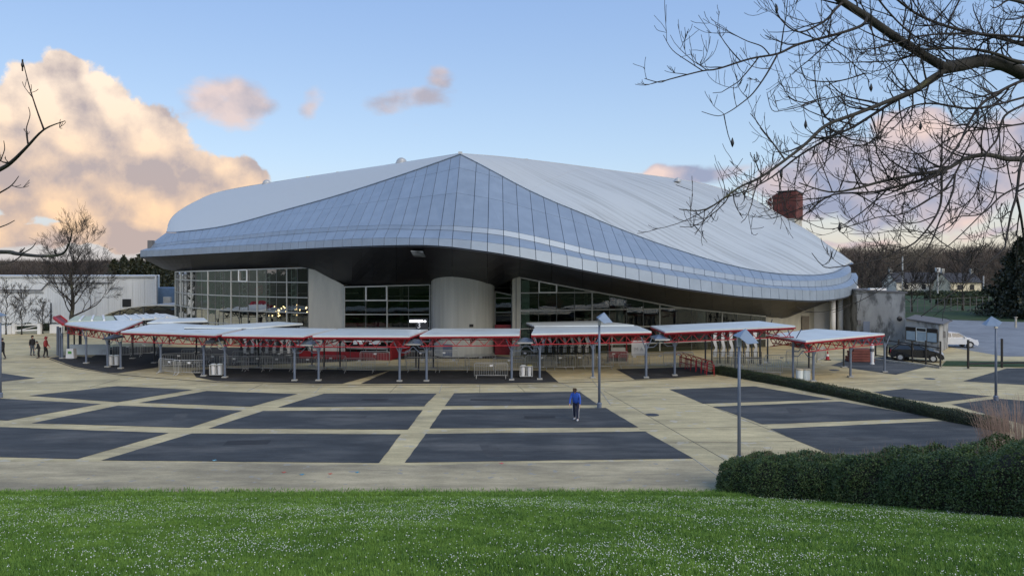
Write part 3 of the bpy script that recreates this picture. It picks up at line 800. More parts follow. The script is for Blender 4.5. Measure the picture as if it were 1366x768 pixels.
# inner white lattice columns right behind the left glass
for px in (297, 326, 357, 392):
    p = W(px, 357, float(np.interp(px, [262, 411], [75.4, 68.1])) + .45)
    mb = MB()
    for s_ in (-.2, .2): mb.bar((p.x + s_, p.y, 0), (p.x + s_, p.y, p.z - .1), .09)
    for k in range(12): mb.bar((p.x - .2, p.y, .4 + k * .55), (p.x + .2, p.y, .55 + k * .55), .06, .12)
    mb.build('lattice_column', M['frame_w'], arena)
glass_wall([(459.5, 382.3, 66.5), (573.5, 379.3, 66.5)], 1.84, [1.0, 2.2, 3.40, 4.62], open_cells={(1, 4)}, thick_every=2)
glass_wall([(660.5, 388.5, 67.0), (683, 393.2, 67.0)], 1.5, [1.0, 2.3, 3.55, 4.82], thick_every=1)
glass_wall([(694, 369.8, 64.4), (758.7, 382.2, 65.2), (838, 397, 66.4), (907, 410, 67.8), (960, 415.5, 69.1), (1021, 421.3, 70.8)], 1.62, [.8, 2.3, 3.86, 5.38], open_cells={(1, 4)}, thick_every=4)
# curtain behind the first bay right of the pillar, slim inner columns
MB().box(W(701, 420, 64.9) + Vector((0, 0, 0)), (.7, .04, 6.0)).build('curtain', material('pale_green_curtain', (.42, .50, .44), .8), arena)
for px, d, rr in ((826, 67.5, .38), (935, 69.5, .42), (1010, 72.5, .25)):
    p = W(px, 400, d); MB().cyl((p.x, p.y, 0), rr, p.z + 1.5 if px < 900 else 3.9, 20).build('inner_column', M['int_light'], arena, smooth=True)
# concrete walls
def wall_poly(name, pts, off, mat, zb=0):
    P = [W(*p) for p in pts]; q = [Vector((P[0].x, P[0].y, zb))] + P + [Vector((P[-1].x, P[-1].y, zb))]
    return MB().prism(q, off).build(name, mat, arena)
wall_poly('concrete_wall', [(411.5, 354.5, 68.0), (420, 359, 67.9), (458.5, 380.5, 66.7)], (0, .35, 0), M['conc'])
wall_poly('concrete_pillar', [(683.5, 364, 64.3), (693.5, 366.5, 64.3)], (0, 2.6, 0), M['conc'])
MB().box(W(688.5, 0, 64.27) * 1 - Vector((0, 0, W(0, 0, 64.27).z - 3.45)), (.05, .04, 6.8)).build('pillar_joint', M['conc_dark'], arena)
# drum
c = W(617.5, 350, 66.0); prof = [(2.78, 0), (2.78, 8.2)]
dr = MB()
nseg = 48
for j in range(nseg):
    a0, a1 = 2 * math.pi * j / nseg, 2 * math.pi * (j + 1) / nseg
dr.lathe((c.x, c.y, 0), [(2.86, 0), (2.86, .12), (2.78, .14), (2.78, 7.6)], 64)
drum = dr.build('drum', M['conc_drum'], arena, smooth=False)
for px in (590, 613, 640):  # cast vertical ribs
    dx = (px - 617.5) / 1000 * 64; a = math.asin(max(-1, min(1, dx / 2.78)))
    MB().box((c.x + 2.785 * math.sin(a), c.y - 2.785 * math.cos(a), 3.7), (.16, .03, 7.1), rz=a).build('drum_rib', M['conc_drum'], arena)
for (px, py, w, h, nm, mt) in ((600, 467, .85, 1.0, 'shutter', 'post'), (631.5, 434, .34, .24, 'wall_lamp', 'black')):
    dx = (px - 617.5) / 1000 * 63.5; a = math.asin(dx / 2.8); z = 8 + (350 - py) / 1000 * 63.4
    MB().box((c.x + 2.80 * math.sin(a), c.y - 2.80 * math.cos(a), z), (w, .1, h), rz=a).build(nm, M[mt], arena)
# right end: raked wall under the soffit, pale panels, round columns, dark pier
wall_poly('end_wall', [(1021, 418, 71.2), (1043, 425, 73), (1072, 413, 76.5), (1086, 407, 78.5)], (0, .3, 0), M['conc'])
wall_poly('end_panel', [(1086, 406, 78.6), (1108, 401, 79.2)], (0, .2, 0), M['white'])
MB().box(W(1074.5, 437, 76.3), (.75, .1, 2.4)).build('louvred_shutter', material('brown_shutter', (.16, .14, .11), .7), arena)
for px, d in ((1111, 76), (1121, 77)):
    p = W(px, 400, d); MB().cyl((p.x, p.y, 0), .27, p.z + .3, 20).build('column', M['white'], arena, smooth=True)
wall_poly('end_pier', [(1121, 393, 81), (1142.5, 386, 81.5)], (0, 3, 0), M['conc_dark'])
p = W(1143, 300, 79.5); MB().cyl((p.x, p.y, 0), .10, W(0, 388, 79.5).z + 1.0, 8).build('downpipe', M['black'], arena)
MB().box(W(1130.5, 428, 80.9), (.5, .1, .35)).build('wall_vent', M['black'], arena)
p = W(1142.5, 383.5, 79); MB().ball(p, .22).build('eave_floodlight', M['white'], arena)
# interior: floor, mezzanine, back wall
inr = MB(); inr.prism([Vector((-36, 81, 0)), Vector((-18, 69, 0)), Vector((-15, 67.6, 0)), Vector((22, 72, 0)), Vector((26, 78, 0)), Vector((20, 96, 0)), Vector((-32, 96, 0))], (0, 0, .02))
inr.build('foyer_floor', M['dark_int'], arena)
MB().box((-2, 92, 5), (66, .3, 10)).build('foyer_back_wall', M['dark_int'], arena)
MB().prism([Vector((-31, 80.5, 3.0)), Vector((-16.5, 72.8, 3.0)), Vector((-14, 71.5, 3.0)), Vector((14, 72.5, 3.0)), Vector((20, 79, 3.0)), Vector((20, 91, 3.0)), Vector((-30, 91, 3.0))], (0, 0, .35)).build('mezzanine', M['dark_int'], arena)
mb = MB()
for x in range(-28, 20, 4): mb.box((x, 80 + abs(x) * .12, 3.6), (.35, .35, 7.2))
mb.build('foyer_columns', M['int_light'], arena, kind='stuff')
mb = MB()
for k, (x0, x1, y, z) in enumerate(((-30, -17, 83, 1.9), (-30, -17, 83, 4.6), (-14, 4, 80, 4.4), (4, 20, 80, 4.2), (-14, 4, 80, 1.7))):
    mb.box(((x0 + x1) / 2, y, z), (x1 - x0, .12, .12)); mb.box(((x0 + x1) / 2, y, z + .9), (x1 - x0, .06, .06))
mb.build('foyer_handrail', M['int_light'], arena)
# big pale duct seen through the left glass, pale screens
for px, py, w_, h_ in ((285, 395, 1.2, 5.2), (305, 385, .8, 4.6), (262, 392, .7, 5), (337, 400, 2.8, 1.6), (445 - 40, 470, .8, 1.2)):
    MB().box(W(px, py, 80), (w_, .2, h_)).build('pale_screen', material('pale_screen_%d' % px, (.38, .42, .43), .7), arena)
rd = MB(); P = [W(715, 395, 69), W(745, 393, 69), W(752, 402, 69), W(748, 411, 69), W(722, 411, 69)]
rd.prism(P, (0, .15, 0)).build('red_brown_ramp_panel', M['brown'], arena)
# lit cluster lamps hanging in the foyer
lampm = emissive('warm_lamp_globe', (1.0, .62, .30), 5.0)
def chandelier(px, py, d, seed, label):
    rr = random.Random(seed); p = W(px, py, d); t = empty('chandelier', p, label, 'lamp', 'lit chandeliers behind the left glass')
    MB().cyl(p + Vector((0, 0, .3)), .02, 2.2, 5).build('rod', M['black'], t)
    mb = MB()
    for k in range(3): mb.lathe(p + Vector((0, 0, -.3 + .3 * k)), [(.9 - .2 * k, 0), (.9 - .2 * k, .03)], 12, cap=False)
    mb.build('ring', M['black'], t)
    g = MB()
    for k in range(15):
        a = rr.random() * 6.28; q = .25 + .75 * rr.random(); g.ball(p + Vector((q * math.cos(a), q * math.sin(a), rr.uniform(-.55, .45))), .07, 6, 4)
    g.build('globes', lampm, t)
chandelier(369, 414, 73, 1, 'left lit chandelier of warm globes behind the foyer glass')
chandelier(401, 413, 71.5, 2, 'right lit chandelier of warm globes beside the concrete wall')
# red and white hanging banner
bn = empty('banner', W(345, 388, 71.5), 'red banner with white strokes hanging behind the left glass', 'banner')
MB().prism([W(340, 384, 71.4), W(350, 379.5, 71.4), W(351, 391, 71.4), W(341.5, 396, 71.4)], (0, .03, 0)).build('cloth', material('bright_red_cloth', (.62, .03, .07), .7), bn)
mb = MB()
for a, b in (((342, 387), (349, 383)), ((342.5, 391), (347, 388.5)), ((344, 393), (349.5, 388))): mb.bar(W(*a, 71.36), W(*b, 71.36), .08, .03)
mb.build('stripe', M['white'], bn)

# illuminated gate sign with the figure 3
def text_mesh(txt, size, name, mat, parent, loc, ext=.01, align='CENTER'):
    cu = bpy.data.curves.new(name, 'FONT'); cu.body = txt; cu.size = size; cu.extrude = ext; cu.align_x = align; cu.align_y = 'CENTER'; cu.resolution_u = 3
    tmp = bpy.data.objects.new('tmp', cu); COL.objects.link(tmp)
    me = bpy.data.meshes.new_from_object(tmp.evaluated_get(bpy.context.evaluated_depsgraph_get())); bpy.data.objects.remove(tmp)
    me.name = name; me.materials.clear(); me.materials.append(mat)
    o = bpy.data.objects.new(name, me); COL.objects.link(o); o.parent = parent
    o.location = Vector(loc) - root_offset(parent); o.rotation_euler = (R(90), 0, 0); return o
M['lit'] = emissive('lit_white_sign', (.95, .97, 1.0), 1.6)
s3 = empty('gate_sign', (W(558, 0, 55).x, 55, 0), 'gate sign with a lit white bar above a white figure 3', 'sign')
p = W(558, 428, 55); MB().box((p.x, 55.1, p.z + .02), (1.35, .12, .36)).build('sign_box', M['black'], s3)
MB().box((p.x - .16, 55.02, p.z - .01), (.95, .03, .16)).build('lit_bar', M['lit'], s3)
MB().box((p.x + .48, 55.02, p.z - .03), (.16, .03, .13)).build('lit_bar', M['lit'], s3)
q = W(559, 434.3, 55); text_mesh('3', .55, 'figure', M['white'], s3, (q.x, 54.98, q.z), .015)
MB().box((p.x + .25, 55.1, q.z), (.9, .05, .45)).build('sign_plate', M['black'], s3)
MB().cyl((p.x, 55.2, 0), .06, q.z, 8).build('sign_pole', M['post_d'], s3)
# ------------------------------------------------------------------ covered entrance canopies
def truss(mb, a, b, depth, bay=.95, w=.055, wd=.038):
    a, b = Vector(a), Vector(b); L = (b - a).length; n = max(2, round(L / bay)); dz = Vector((0, 0, -depth))
    mb.bar(a, b, w, w * 1.2); mb.bar(a + dz, b + dz, w, w)
    for i in range(n):
        p, q, m = a.lerp(b, i / n), a.lerp(b, (i + 1) / n), a.lerp(b, (i + .5) / n) + dz
        mb.bar(p, m, wd); mb.bar(m, q, wd)
CG = 'entrance canopies in front of the arena'
def canopy(quad, posts, rear, label, roofmat='canopy', front_truss=True, ribs=False, depth=.52, name='entrance_canopy', edge='red'):
    """quad: front-left, front-right, back-right, back-left points of the sheet's top; posts / rear: ground points"""
    FL, FR, BR, BL = [Vector(p) for p in quad[:4]]
    c = (FL + FR + BR + BL) / 4; t = empty(name, (c.x, c.y, 0), label, 'canopy', CG)
    mb = MB(); poly = [Vector(p) for p in quad]
    mb.prism([p - Vector((0, 0, .11)) for p in poly], (0, 0, .11)); mb.build('roof_sheet', M[roofmat], t)
    n = max(3, round((FR - FL).length / 1.05)); mb = MB()
    if ribs or True:
        for i in range(1, n):
            a, b = FL.lerp(FR, i / n), BL.lerp(BR, i / n); z = Vector((0, 0, .012 if not ribs else .05))
            mb.bar(a + z, b + z, .05 if not ribs else .16, .03 if not ribs else .11)
        if ribs: mb.build('roof_rib', M['white'], t, kind='stuff')
    up = Vector((0, 0, -.155))
    ins = lambda p, k=.07: p.lerp(c, k)
    f0, f1, b0, b1 = FL + up, FR + up, BL + up, BR + up
    mb = MB(); mb.bar(f0 + Vector((0, .02, 0)), f1 + Vector((0, .02, 0)), .06, .07); mb.build('front_beam', M[edge], t)
    mb = MB(); o = Vector((0, .28, -.1)); truss(mb, f0 + o, f1 + o, depth); mb.build('front_truss', M[edge], t)
    mb = MB(); truss(mb, b0.lerp(f0, .12) + Vector((0, 0, -.1)), b1.lerp(f1, .12) + Vector((0, 0, -.1)), depth); mb.build('rear_truss', M[edge], t)
    for k in (0.08, .5, .92):
        mb = MB(); a = f0.lerp(f1, lerp(.04, .96, k)) + Vector((0, .15, -.12)); b = b0.lerp(b1, lerp(.04, .96, k)) + Vector((0, -.1, -.12)); truss(mb, a, b, depth * .7, 1.2); mb.build('cross_truss', M[edge], t)
    mb = MB(); n = max(3, round((f1 - f0).length / 1.9))
    for i in range(n + 1): mb.bar(f0.lerp(f1, i / n), b0.lerp(b1, i / n), .06, .10)
    mb.build('purlins', M[edge], t, kind='stuff')
    dirx = (f1 - f0).normalized()
    for p, front in [(q, True) for q in posts] + [(q, False) for q in rear]:
        p = Vector(p); zt = FL.z if (p - FL).length < (p - FR).length else FR.z
        zt = min(FL.z, FR.z) - .2 - depth if False else zt - .30
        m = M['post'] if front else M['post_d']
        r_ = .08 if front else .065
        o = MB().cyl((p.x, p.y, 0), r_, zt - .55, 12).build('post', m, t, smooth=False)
        MB().box((p.x, p.y, .05), (.36, .30, .08)).build('base_plate', M['plate'], t) if front else MB().box((p.x, p.y, .04), (.4, .4, .07)).build('base_plate', M['plate'], t)
        for s_ in (-1, 1):
            MB().bar((p.x, p.y, zt - 1.0), Vector((p.x, p.y, zt - .02)) + dirx * s_ * .42 + Vector((0, -.25 if front else .2, 0)), .05, .06).build('brace', m, t)
    return t
E = lambda x, y: GZ(x, y)
canopy([W(86,431.5,61.8), W(155,441.2,55.8), W(190,427.2,63.5), W(100,426.5,67.5)], [E(83,478), E(115,484.5), E(143.6,489.5)], [E(106,472), E(99,470)],
       'leftmost front canopy, next to the raised red end frame')
canopy([W(161,441.8,55.5), W(288,445.8,51.5), W(332,436,57.5), W(210,430,63.0)], [E(161,491.5), E(214.5,496.5), E(272,501.5)], [E(177,478), E(206,484), E(300,484)],
       'second front canopy from the left, a pale flat sheet on grey blue posts')
canopy([W(296,446.2,51.3), W(405,447.6,50.0), W(449,438,56), W(338,436.8,57.5)], [E(300,503.5), E(393,507.6)], [E(345,490), E(416,488)],
       'third front canopy from the left, in front of the left glass and concrete wall')
canopy([W(417,447.4,49.9), W(546,447.8,49.7), W(571,439,55.3), W(452,438,56)], [E(425,507.6), E(533,508.5)], [E(432.5,492), E(453.5,492)],
       'canopy in front of the red ticket counter, left of the concrete drum')
canopy([W(560,446.8,49.9), W(693,445.8,50.4), W(694,438,55.3), W(578,437.8,55.8)], [E(569,508.3), E(682.5,506.8)], [E(555,491.5), E(578,491)],
       'canopy directly in front of the round concrete drum')
canopy([W(709,444.8,50.6), W(869,441.8,52.4), W(850,434,57.5), W(714,435.6,56)], [E(720,506), E(791,504), E(862,503.8)], [E(744,484), E(811,484)],
       'canopy right of the drum, behind the thin lamp post')
canopy([W(887,441.8,52.0), W(1061,434.3,50.4), W(1012,427.8,56.8), W(868,434.3,56.3)], [E(900,500.8), E(981,494.5), E(1058,506.5)], [E(941,486), E(1014,487), E(1024,484)],
       'long canopy rising to the right behind the near lamp post')
canopy([W(1075,454.3,49.0), W(1180,444.6,53.2), W(1088,438.2,59.5), W(1022,446.5,54)], [E(1085,508.5), E(1134.5,503), E(1180,496.2)], [E(1125.5,489.8), E(1079,492)],
       'rightmost canopy, low and tilted, with red lattice along its front')
# rear tier
def zq(z, pts): return [GZ(x, y, z) for x, y in pts]
canopy(zq(3.0, [(90,428), (155,427.6), (150,421.2), (100,421.4)]), [], [GZ(108,466), GZ(146,466)], 'greenish ribbed canopy sheet behind the left end, mossy with pale ribs', 'canopy_g', ribs=True, edge='post_d')
canopy(zq(3.05, [(158,427.4), (238,422.6), (221,418.2), (152,420.6)]), [], [GZ(176,464), GZ(226,460)], 'pale ribbed rear canopy beside the mossy one, below the curved roof', 'canopy', ribs=True, edge='post_d')
canopy(zq(3.1, [(196,430), (277,427.6), (272,423.6), (214,424.4)]), [], [GZ(205,470), GZ(262,470)], 'small rear canopy tucked between the ribbed one and the left glass', edge='post_d')
canopy(zq(3.15, [(246,436.2), (338,436.6), (404,431.2), (372,428.8), (262,429.4)])[:4], [], [GZ(262,484), GZ(322,482), GZ(385,474)], 'rear canopy close under the left glass wall', edge='post_d')
canopy(zq(3.25, [(713,434.6), (846,433.2), (801,427.6), (702,429.8)]), [], [GZ(712,474), GZ(790,474)], 'rear canopy behind the one right of the drum, with a pale peak beyond', edge='post_d')
# raised red end frame at the far left
t = empty('red_end_frame', GZ(78, 478), 'raised red frame closing the left end of the front canopies', 'frame', None)
mb = MB(); A, B, C_, D_ = W(72, 424, 62.5), W(80, 421.5, 66), W(91, 430, 66.5), W(84, 432.5, 61.6)
for a, b in ((A, B), (B, C_), (C_, D_), (D_, A)): mb.bar(a, b, .14, .20)
mb.build('edge_beams', M['red'], t); MB().prism([A, B, C_, D_], (0, 0, -.08)).build('end_sheet', M['red_d'], t)
for px, py in ((77, 474), (80, 476), (91, 470)): q = GZ(px, py); MB().cyl((q.x, q.y, 0), .1, 2.5, 8).build('post', M['post'], t)
# curved roof beyond the left end
t = empty('curved_shelter', GZ(190, 440), 'low curved metal shelter roof on dark trusses behind the left canopies', 'shelter')
prof = [(136, 420.5), (146, 416), (158, 412.3), (172, 409.2), (190, 407), (210, 406), (236, 406.8)]
fr = [W(x, y, 84) for x, y in prof]; bk_ = [p + Vector((3, 9, .1)) for p in fr]
mb = MB(); mb.grid([fr, bk_]); mb.grid([[p - Vector((0, 0, .14)) for p in fr], [p - Vector((0, 0, .14)) for p in bk_]], flip=True); mb.grid([[p - Vector((0, 0, .14)) for p in fr], fr]); mb.build('curved_sheet', M['galv'], t)
mb = MB()
for a, b in zip(fr[1:], fr[2:]):
    lo = lambda p: Vector((p.x, p.y + .3, max(2.0, p.z - .9)))
    mb.bar(lo(a), lo(b), .09); mb.bar(a - Vector((0, -.3, .15)), lo(b), .08); mb.bar(lo(a), b - Vector((0, -.3, .15)), .08)
mb.build('trusses', M['black'], t)
for p in (fr[2], fr[4], fr[6]): MB().cyl((p.x, p.y + .3, 0), .1, p.z - .2, 8).build('post', M['post_d'], t)
MB().box((fr[4].x + 1, fr[4].y + 6, 1.2), (7, .2, 2.2)).build('rear_panel', M['conc_dark'], t)

# peaked hoods and W shaped struts over the gaps between the canopies
def hood(xL, xR, px, py, d, w, label, pale='canopy'):
    w *= .85 if pale != 'post_d' else .55
    p = W(px, py, d); t = empty('gate_hood', (p.x, p.y, 0), label, 'hood', 'peaked hoods over the gates between canopies')
    h = w / 2; z = p.z; dp = 1.0
    base = [Vector((p.x - h, p.y - dp, z)), Vector((p.x + h, p.y - dp, z)), Vector((p.x + h, p.y + dp, z)), Vector((p.x - h, p.y + dp, z))]
    top = [Vector((p.x - .08, p.y - .1, z + .20)), Vector((p.x + .08, p.y - .1, z + .20)), Vector((p.x + .08, p.y + .1, z + .20)), Vector((p.x - .08, p.y + .1, z + .20))]
    mb = MB(); mb.add(base + top, [(3, 2, 1, 0), (4, 5, 6, 7), (0, 1, 5, 4), (1, 2, 6, 5), (2, 3, 7, 6), (3, 0, 4, 7)]); mb.build('peaked_roof', M['hood' if pale != 'post_d' else pale], t)
    MB().box((p.x, p.y, z - .06), (w + .06, 2 * dp + .06, .09)).build('rim', M['galv' if pale != 'post_d' else pale], t)
    a, b = GZ(xL[0], xL[1]), GZ(xR[0], xR[1]); yy = (a.y + b.y) / 2
    for k, zz in ((0, z - .62), (1, z - .30)):
        A = Vector((a.x, a.y, zz)); B = Vector((b.x, b.y, zz))
        pts = [A, A.lerp(B, .26), A.lerp(B, .5) + Vector((0, 0, .42)), A.lerp(B, .74), B]
        mb = MB()
        for u, v in zip(pts, pts[1:]): mb.bar(u, v, .04, .05)
        mb.build('strut', M['post' if pale != 'post_d' else 'galv'], t)
    return t
hood((143.6, 489), (161, 491), 152, 449.5, 55.8, 1.0, 'dark peaked hood in the gap between the first and second front canopies', 'post_d')
hood((272, 501), (300, 503), 287, 453.5, 52.4, 1.0, 'dark peaked hood in the gap between the second and third front canopies', 'post_d')
hood((393, 507), (425, 507), 411, 457, 51.5, 1.25, 'peaked hood before the concrete wall, left of the red ticket counter')
hood((533, 508), (569, 508), 553, 456, 51.5, 1.25, 'peaked hood under the figure 3 gate sign')
hood((683, 506), (720, 505.5), 700.5, 454, 52.0, 1.15, 'peaked hood in the gap right of the drum')
hood((862, 503), (900, 500), 880, 450, 53.0, 1.15, 'peaked hood behind the white notice board gap')
hood((1058, 506), (1085, 508), 1070, 461, 52.0, 1.1, 'peaked hood between the long canopy and the rightmost one')
# grey blue tent peak beyond the rear canopy
t = empty('tent_peak', (W(804, 430, 62).x, 62, 0), 'small grey blue tent peak poking above the canopy right of the thin lamp', 'tent')
p = W(805, 429.5, 62); a_ = W(804, 418.5, 62)
MB().add([(p.x - .75, p.y - .7, p.z), (p.x + .75, p.y - .7, p.z), (p.x + .75, p.y + .7, p.z), (p.x - .75, p.y + .7, p.z), tuple(a_), (p.x - .75, p.y, p.z - .02)], [(0, 1, 4), (1, 2, 4), (2, 3, 4), (3, 0, 4), (3, 2, 1, 0)]).build('tent_cloth', M['post'], t)
for s_ in (-.7, .7): MB().cyl((p.x + s_, p.y, 0), .04, p.z, 6).build('pole', M['galv'], t)

# crowd barriers
def make_barrier():
    t = empty('crowd_barrier', (0, 0, 0), 'crowd barrier', 'barrier', 'steel crowd barriers under the canopies')
    L, H, z0 = 2.3, 1.08, .16; mb = MB()
    r_ = .14; pts = [(-L/2, 0, z0), (-L/2, 0, H - r_), (-L/2 + .04, 0, H - .04), (-L/2 + r_, 0, H), (L/2 - r_, 0, H), (L/2 - .04, 0, H - .04), (L/2, 0, H - r_), (L/2, 0, z0)]
    mb.tube(pts, .024, 6); mb.tube([(-L/2, 0, z0 + .05), (L/2, 0, z0 + .05)], .02, 6); mb.tube([(-L/2, 0, H - .1), (L/2, 0, H - .1)], .012, 5)
    mb.build('frame', M['galv'], t, smooth=True)
    mb = MB()
    for i in range(1, 19): x = -L/2 + L * i / 19; mb.bar((x, 0, z0 + .05), (x, 0, H - .1), .016)
    mb.build('bars', M['galv'], t, kind='stuff')
    for s_ in (-1, 1):
        x = s_ * (L/2 - .14); mb = MB(); mb.tube([(x, -.32, .02), (x, -.16, .07), (x, 0, z0 + .05), (x, .16, .07), (x, .32, .02)], .022, 6); mb.build('foot', M['galv'], t)
    MB().box((.02, -.03, H - .19), (.22, .015, .12)).build('tag', M['white'], t)
    return t
b0 = make_barrier(); first = True
BAR = [(655, 504.5, 0, 'nearest crowd barrier, alone at the front edge right of the drum canopy'),
 (679, 496.5, 0, 'crowd barrier just behind the front one by the drum canopy post'),
 (479, 497, 0, 'crowd barrier standing before the red ticket counter'),
 (605, 496, 0, 'crowd barrier in front of the drum, under its grey shutter'),
 (563, 496, 0, 'crowd barrier below the lit figure 3 sign'),
 (641, 492, 0, 'crowd barrier behind the lone front one, close to the drum'),
 (722, 493, 0, 'first crowd barrier of the row before the white turnstile panels'),
 (747, 493, 0, 'second crowd barrier of the row before the white turnstile panels'),
 (773, 492.5, 0, 'third crowd barrier of the row before the white turnstile panels'),
 (798, 492, 0, 'crowd barrier behind the thin lamp post'),
 (846, 491, 0, 'crowd barrier below the white notice board'),
 (880, 490, .05, 'crowd barrier in the gate gap right of the notice board'),
 (1021, 499.5, -.25, 'crowd barrier behind the low hedge, right of the near lamp post'),
 (998, 496, -.2, 'crowd barrier behind the near lamp post'),
 (1096, 481, .9, 'crowd barrier by the traffic cone under the rightmost canopy'),
 (1069, 486, -.1, 'crowd barrier seen through the gate gap left of the cone'),
 (226, 499, -.5, 'crowd barrier angled beside the second canopy post'),
 (252, 500.5, -.1, 'crowd barrier left of the pale bin cart'),
 (238, 490, .3, 'crowd barrier set back behind the angled one'),
 (283, 491, .05, 'crowd barrier behind the pale bin cart'),
 (312, 494.5, -.15, 'crowd barrier right of the pale bin cart'),
 (343, 494, 0, 'crowd barrier under the third canopy, left one'),
 (369, 495, 0, 'crowd barrier under the third canopy, middle one'),
 (410, 495.5, 0, 'crowd barrier left of the red ticket counter'),
 (441, 493.5, 0, 'crowd barrier behind two dark posts, left of the ticket counter barrier'),
 (560, 486, 0, 'crowd barrier in the back row behind the lit gate sign'), (592, 485.5, .05, 'crowd barrier in the back row left of the drum'), (700, 486, -.05, 'crowd barrier in the back row right of the drum'),
 (818, 487, .1, 'crowd barrier in the back row before the red counter'), (905, 488, 0, 'crowd barrier in the back row left of the red cycle stands'), (972, 490, -.15, 'crowd barrier in the back row behind the cycle stands'),
 (330, 486, .05, 'crowd barrier in the back row under the third canopy, left'), (372, 487, 0, 'crowd barrier in the back row under the third canopy, right'), (262, 483, .1, 'crowd barrier in the back row behind the second canopy posts'),
 (1042, 493, -.3, 'crowd barrier in the back row left of the right gate'), (500, 487, 0, 'crowd barrier in the back row at the right end of the ticket counter'),
 (170, 476, .2, 'crowd barrier far back under the second canopy'), (192, 474, .1, 'crowd barrier farthest back on the left, before the glass')]
for px, py, rz, lab in BAR:
    q = GZ(px, py)
    if first: b0.location = q; b0.rotation_euler = (0, 0, rz); b0['label'] = lab; first = False
    else: clone(b0, q, rz, lab)
# pale bin carts between posts
def bin_cart(px, py, rz, label, lid, first=None):
    q = GZ(px, py); t = empty('bin_cart', q, label, 'bin', 'pale bin carts by the canopy posts', rz)
    def lb(name, parts, mat):
        mb = MB()
        for c, s in parts: mb.box(c, s)
        return mb.build(name, mat, t, world=False)
    for s_ in (-.22, .22):
        mb = MB(); mb.lathe((s_, 0, .14), [(.13, 0), (.17, .62), (.18, .66)], 12); mb.build('bag', M['white'], t, world=False)
        mb = MB(); mb.lathe((s_, 0, .80), [(.20, 0), (.20, .05), (.12, .09)], 12); mb.build('lid', lid if s_ > 0 else M['canopy'], t, world=False)
    lb('cart_frame', [((0, .0, .12), (.9, .4, .04)), ((-.43, 0, .45), (.05, .36, .7)), ((.43, 0, .45), (.05, .36, .7)), ((0, 0, .45), (.04, .36, .7)), ((0, -.2, .82), (.9, .04, .05))], M['galv'])
    for s_ in (-.38, .38):
        mb = MB(); mb.tube([(s_ - .03, -.1, .07), (s_ + .03, -.1, .07)], .07, 10); mb.build('wheel', M['black'], t, world=False)
yel = material('dull_yellow_lid', (.45, .40, .12), .5)
bin_cart(151.5, 488.5, 0, 'pale bin cart between the posts of the first gap', M['canopy'])
bin_cart(289, 501.5, 0, 'pale bin cart between the posts of the second gap', M['canopy'])
bin_cart(702, 503.5, 0, 'pale bin cart with a yellow lid right of the drum', yel)
def drum_bin(px, py, label):
    q = GZ(px, py); t = empty('round_bin', q, label, 'bin', 'pale round bins beside the right gate')
    MB().lathe(q, [(.20, 0), (.23, .04), (.24, .68), (.25, .70)], 16).build('body', M['canopy'], t, smooth=False)
    MB().lathe(q, [(.26, .70), (.26, .76), (.20, .80)], 16).build('lid', material('beige_lid', (.5, .46, .36), .6), t)
drum_bin(1066.5, 507, 'left of two pale round bins beside the right gate'); drum_bin(1076, 507, 'right of two pale round bins beside the right gate')
# white block at the left end
t = empty('road_block', GZ(92, 479), 'white plastic barrier block under the left canopy with a green label', 'barrier block')
q = GZ(93, 478); MB().prism([q + Vector((-.35, 0, 0)), q + Vector((.35, 0, 0)), q + Vector((.28, 0, .8)), q + Vector((-.28, 0, .8))], (0, .45, 0)).build('body', M['white'], t)
MB().box(q + Vector((0, -.012, .5)), (.3, .02, .22)).build('label_plate', material('green_plate', (.1, .3, .08), .6), t)
MB().box(GZ(120, 473) + Vector((0, 0, .45)), (3.4, .08, .9)).build('white_fence_panel', M['canopy'], None, label='low pale panel fence under the leftmost canopy', cat='fence')

# turnstile panels: white boards between dark posts with pointed dark brackets
def turnstiles(px0, px1, py, n, label, ht=2.55):
    a, b = GZ(px0, py), GZ(px1, py); t = empty('turnstile_row', (a + b) / 2, label, 'turnstiles', 'turnstile rows'); dirv = (b - a) / n
    u = dirv.normalized(); nn = Vector((u.y, -u.x, 0))
    for i in range(n):
        A = a + dirv * i + u * .16; B = a + dirv * (i + 1) - u * .16
        P = [A + Vector((0, 0, .5)), B + Vector((0, 0, .5)), B + Vector((0, 0, 1.35)), B - u * .10 + Vector((0, 0, 1.75)), B + Vector((0, 0, ht)), A + Vector((0, 0, ht)), A + Vector((0, 0, 1.6)), A + u * .16 + Vector((0, 0, 1.2)), A + Vector((0, 0, .95))]
        MB().prism(P, nn * -.05).build('white_board', M['white'], t)
    for i in range(n + 1):
        p = a + dirv * i; MB().bar(p + nn * .1, p + nn * .1 + Vector((0, 0, ht + .1)), .09).build('post', M['post_d'], t)
    mb = MB()
    for z in (.45, .95): mb.bar(a + nn * .5 + Vector((0, 0, z)), b + nn * .5 + Vector((0, 0, z)), .04)
    for i in range(2 * n + 1): p = a + dirv * (i / 2) + nn * .5; mb.bar(p, p + Vector((0, 0, .95)), .035)
    mb.build('rails', M['post_d'], t, kind='stuff')
    return t
turnstiles(709, 788, 478, 8, 'row of white turnstile panels under the canopy right of the drum')
turnstiles(949, 1013, 484, 6, 'row of white turnstile panels under the long right canopy')
turnstiles(322, 390, 479, 7, 'row of white turnstile panels under the third canopy')
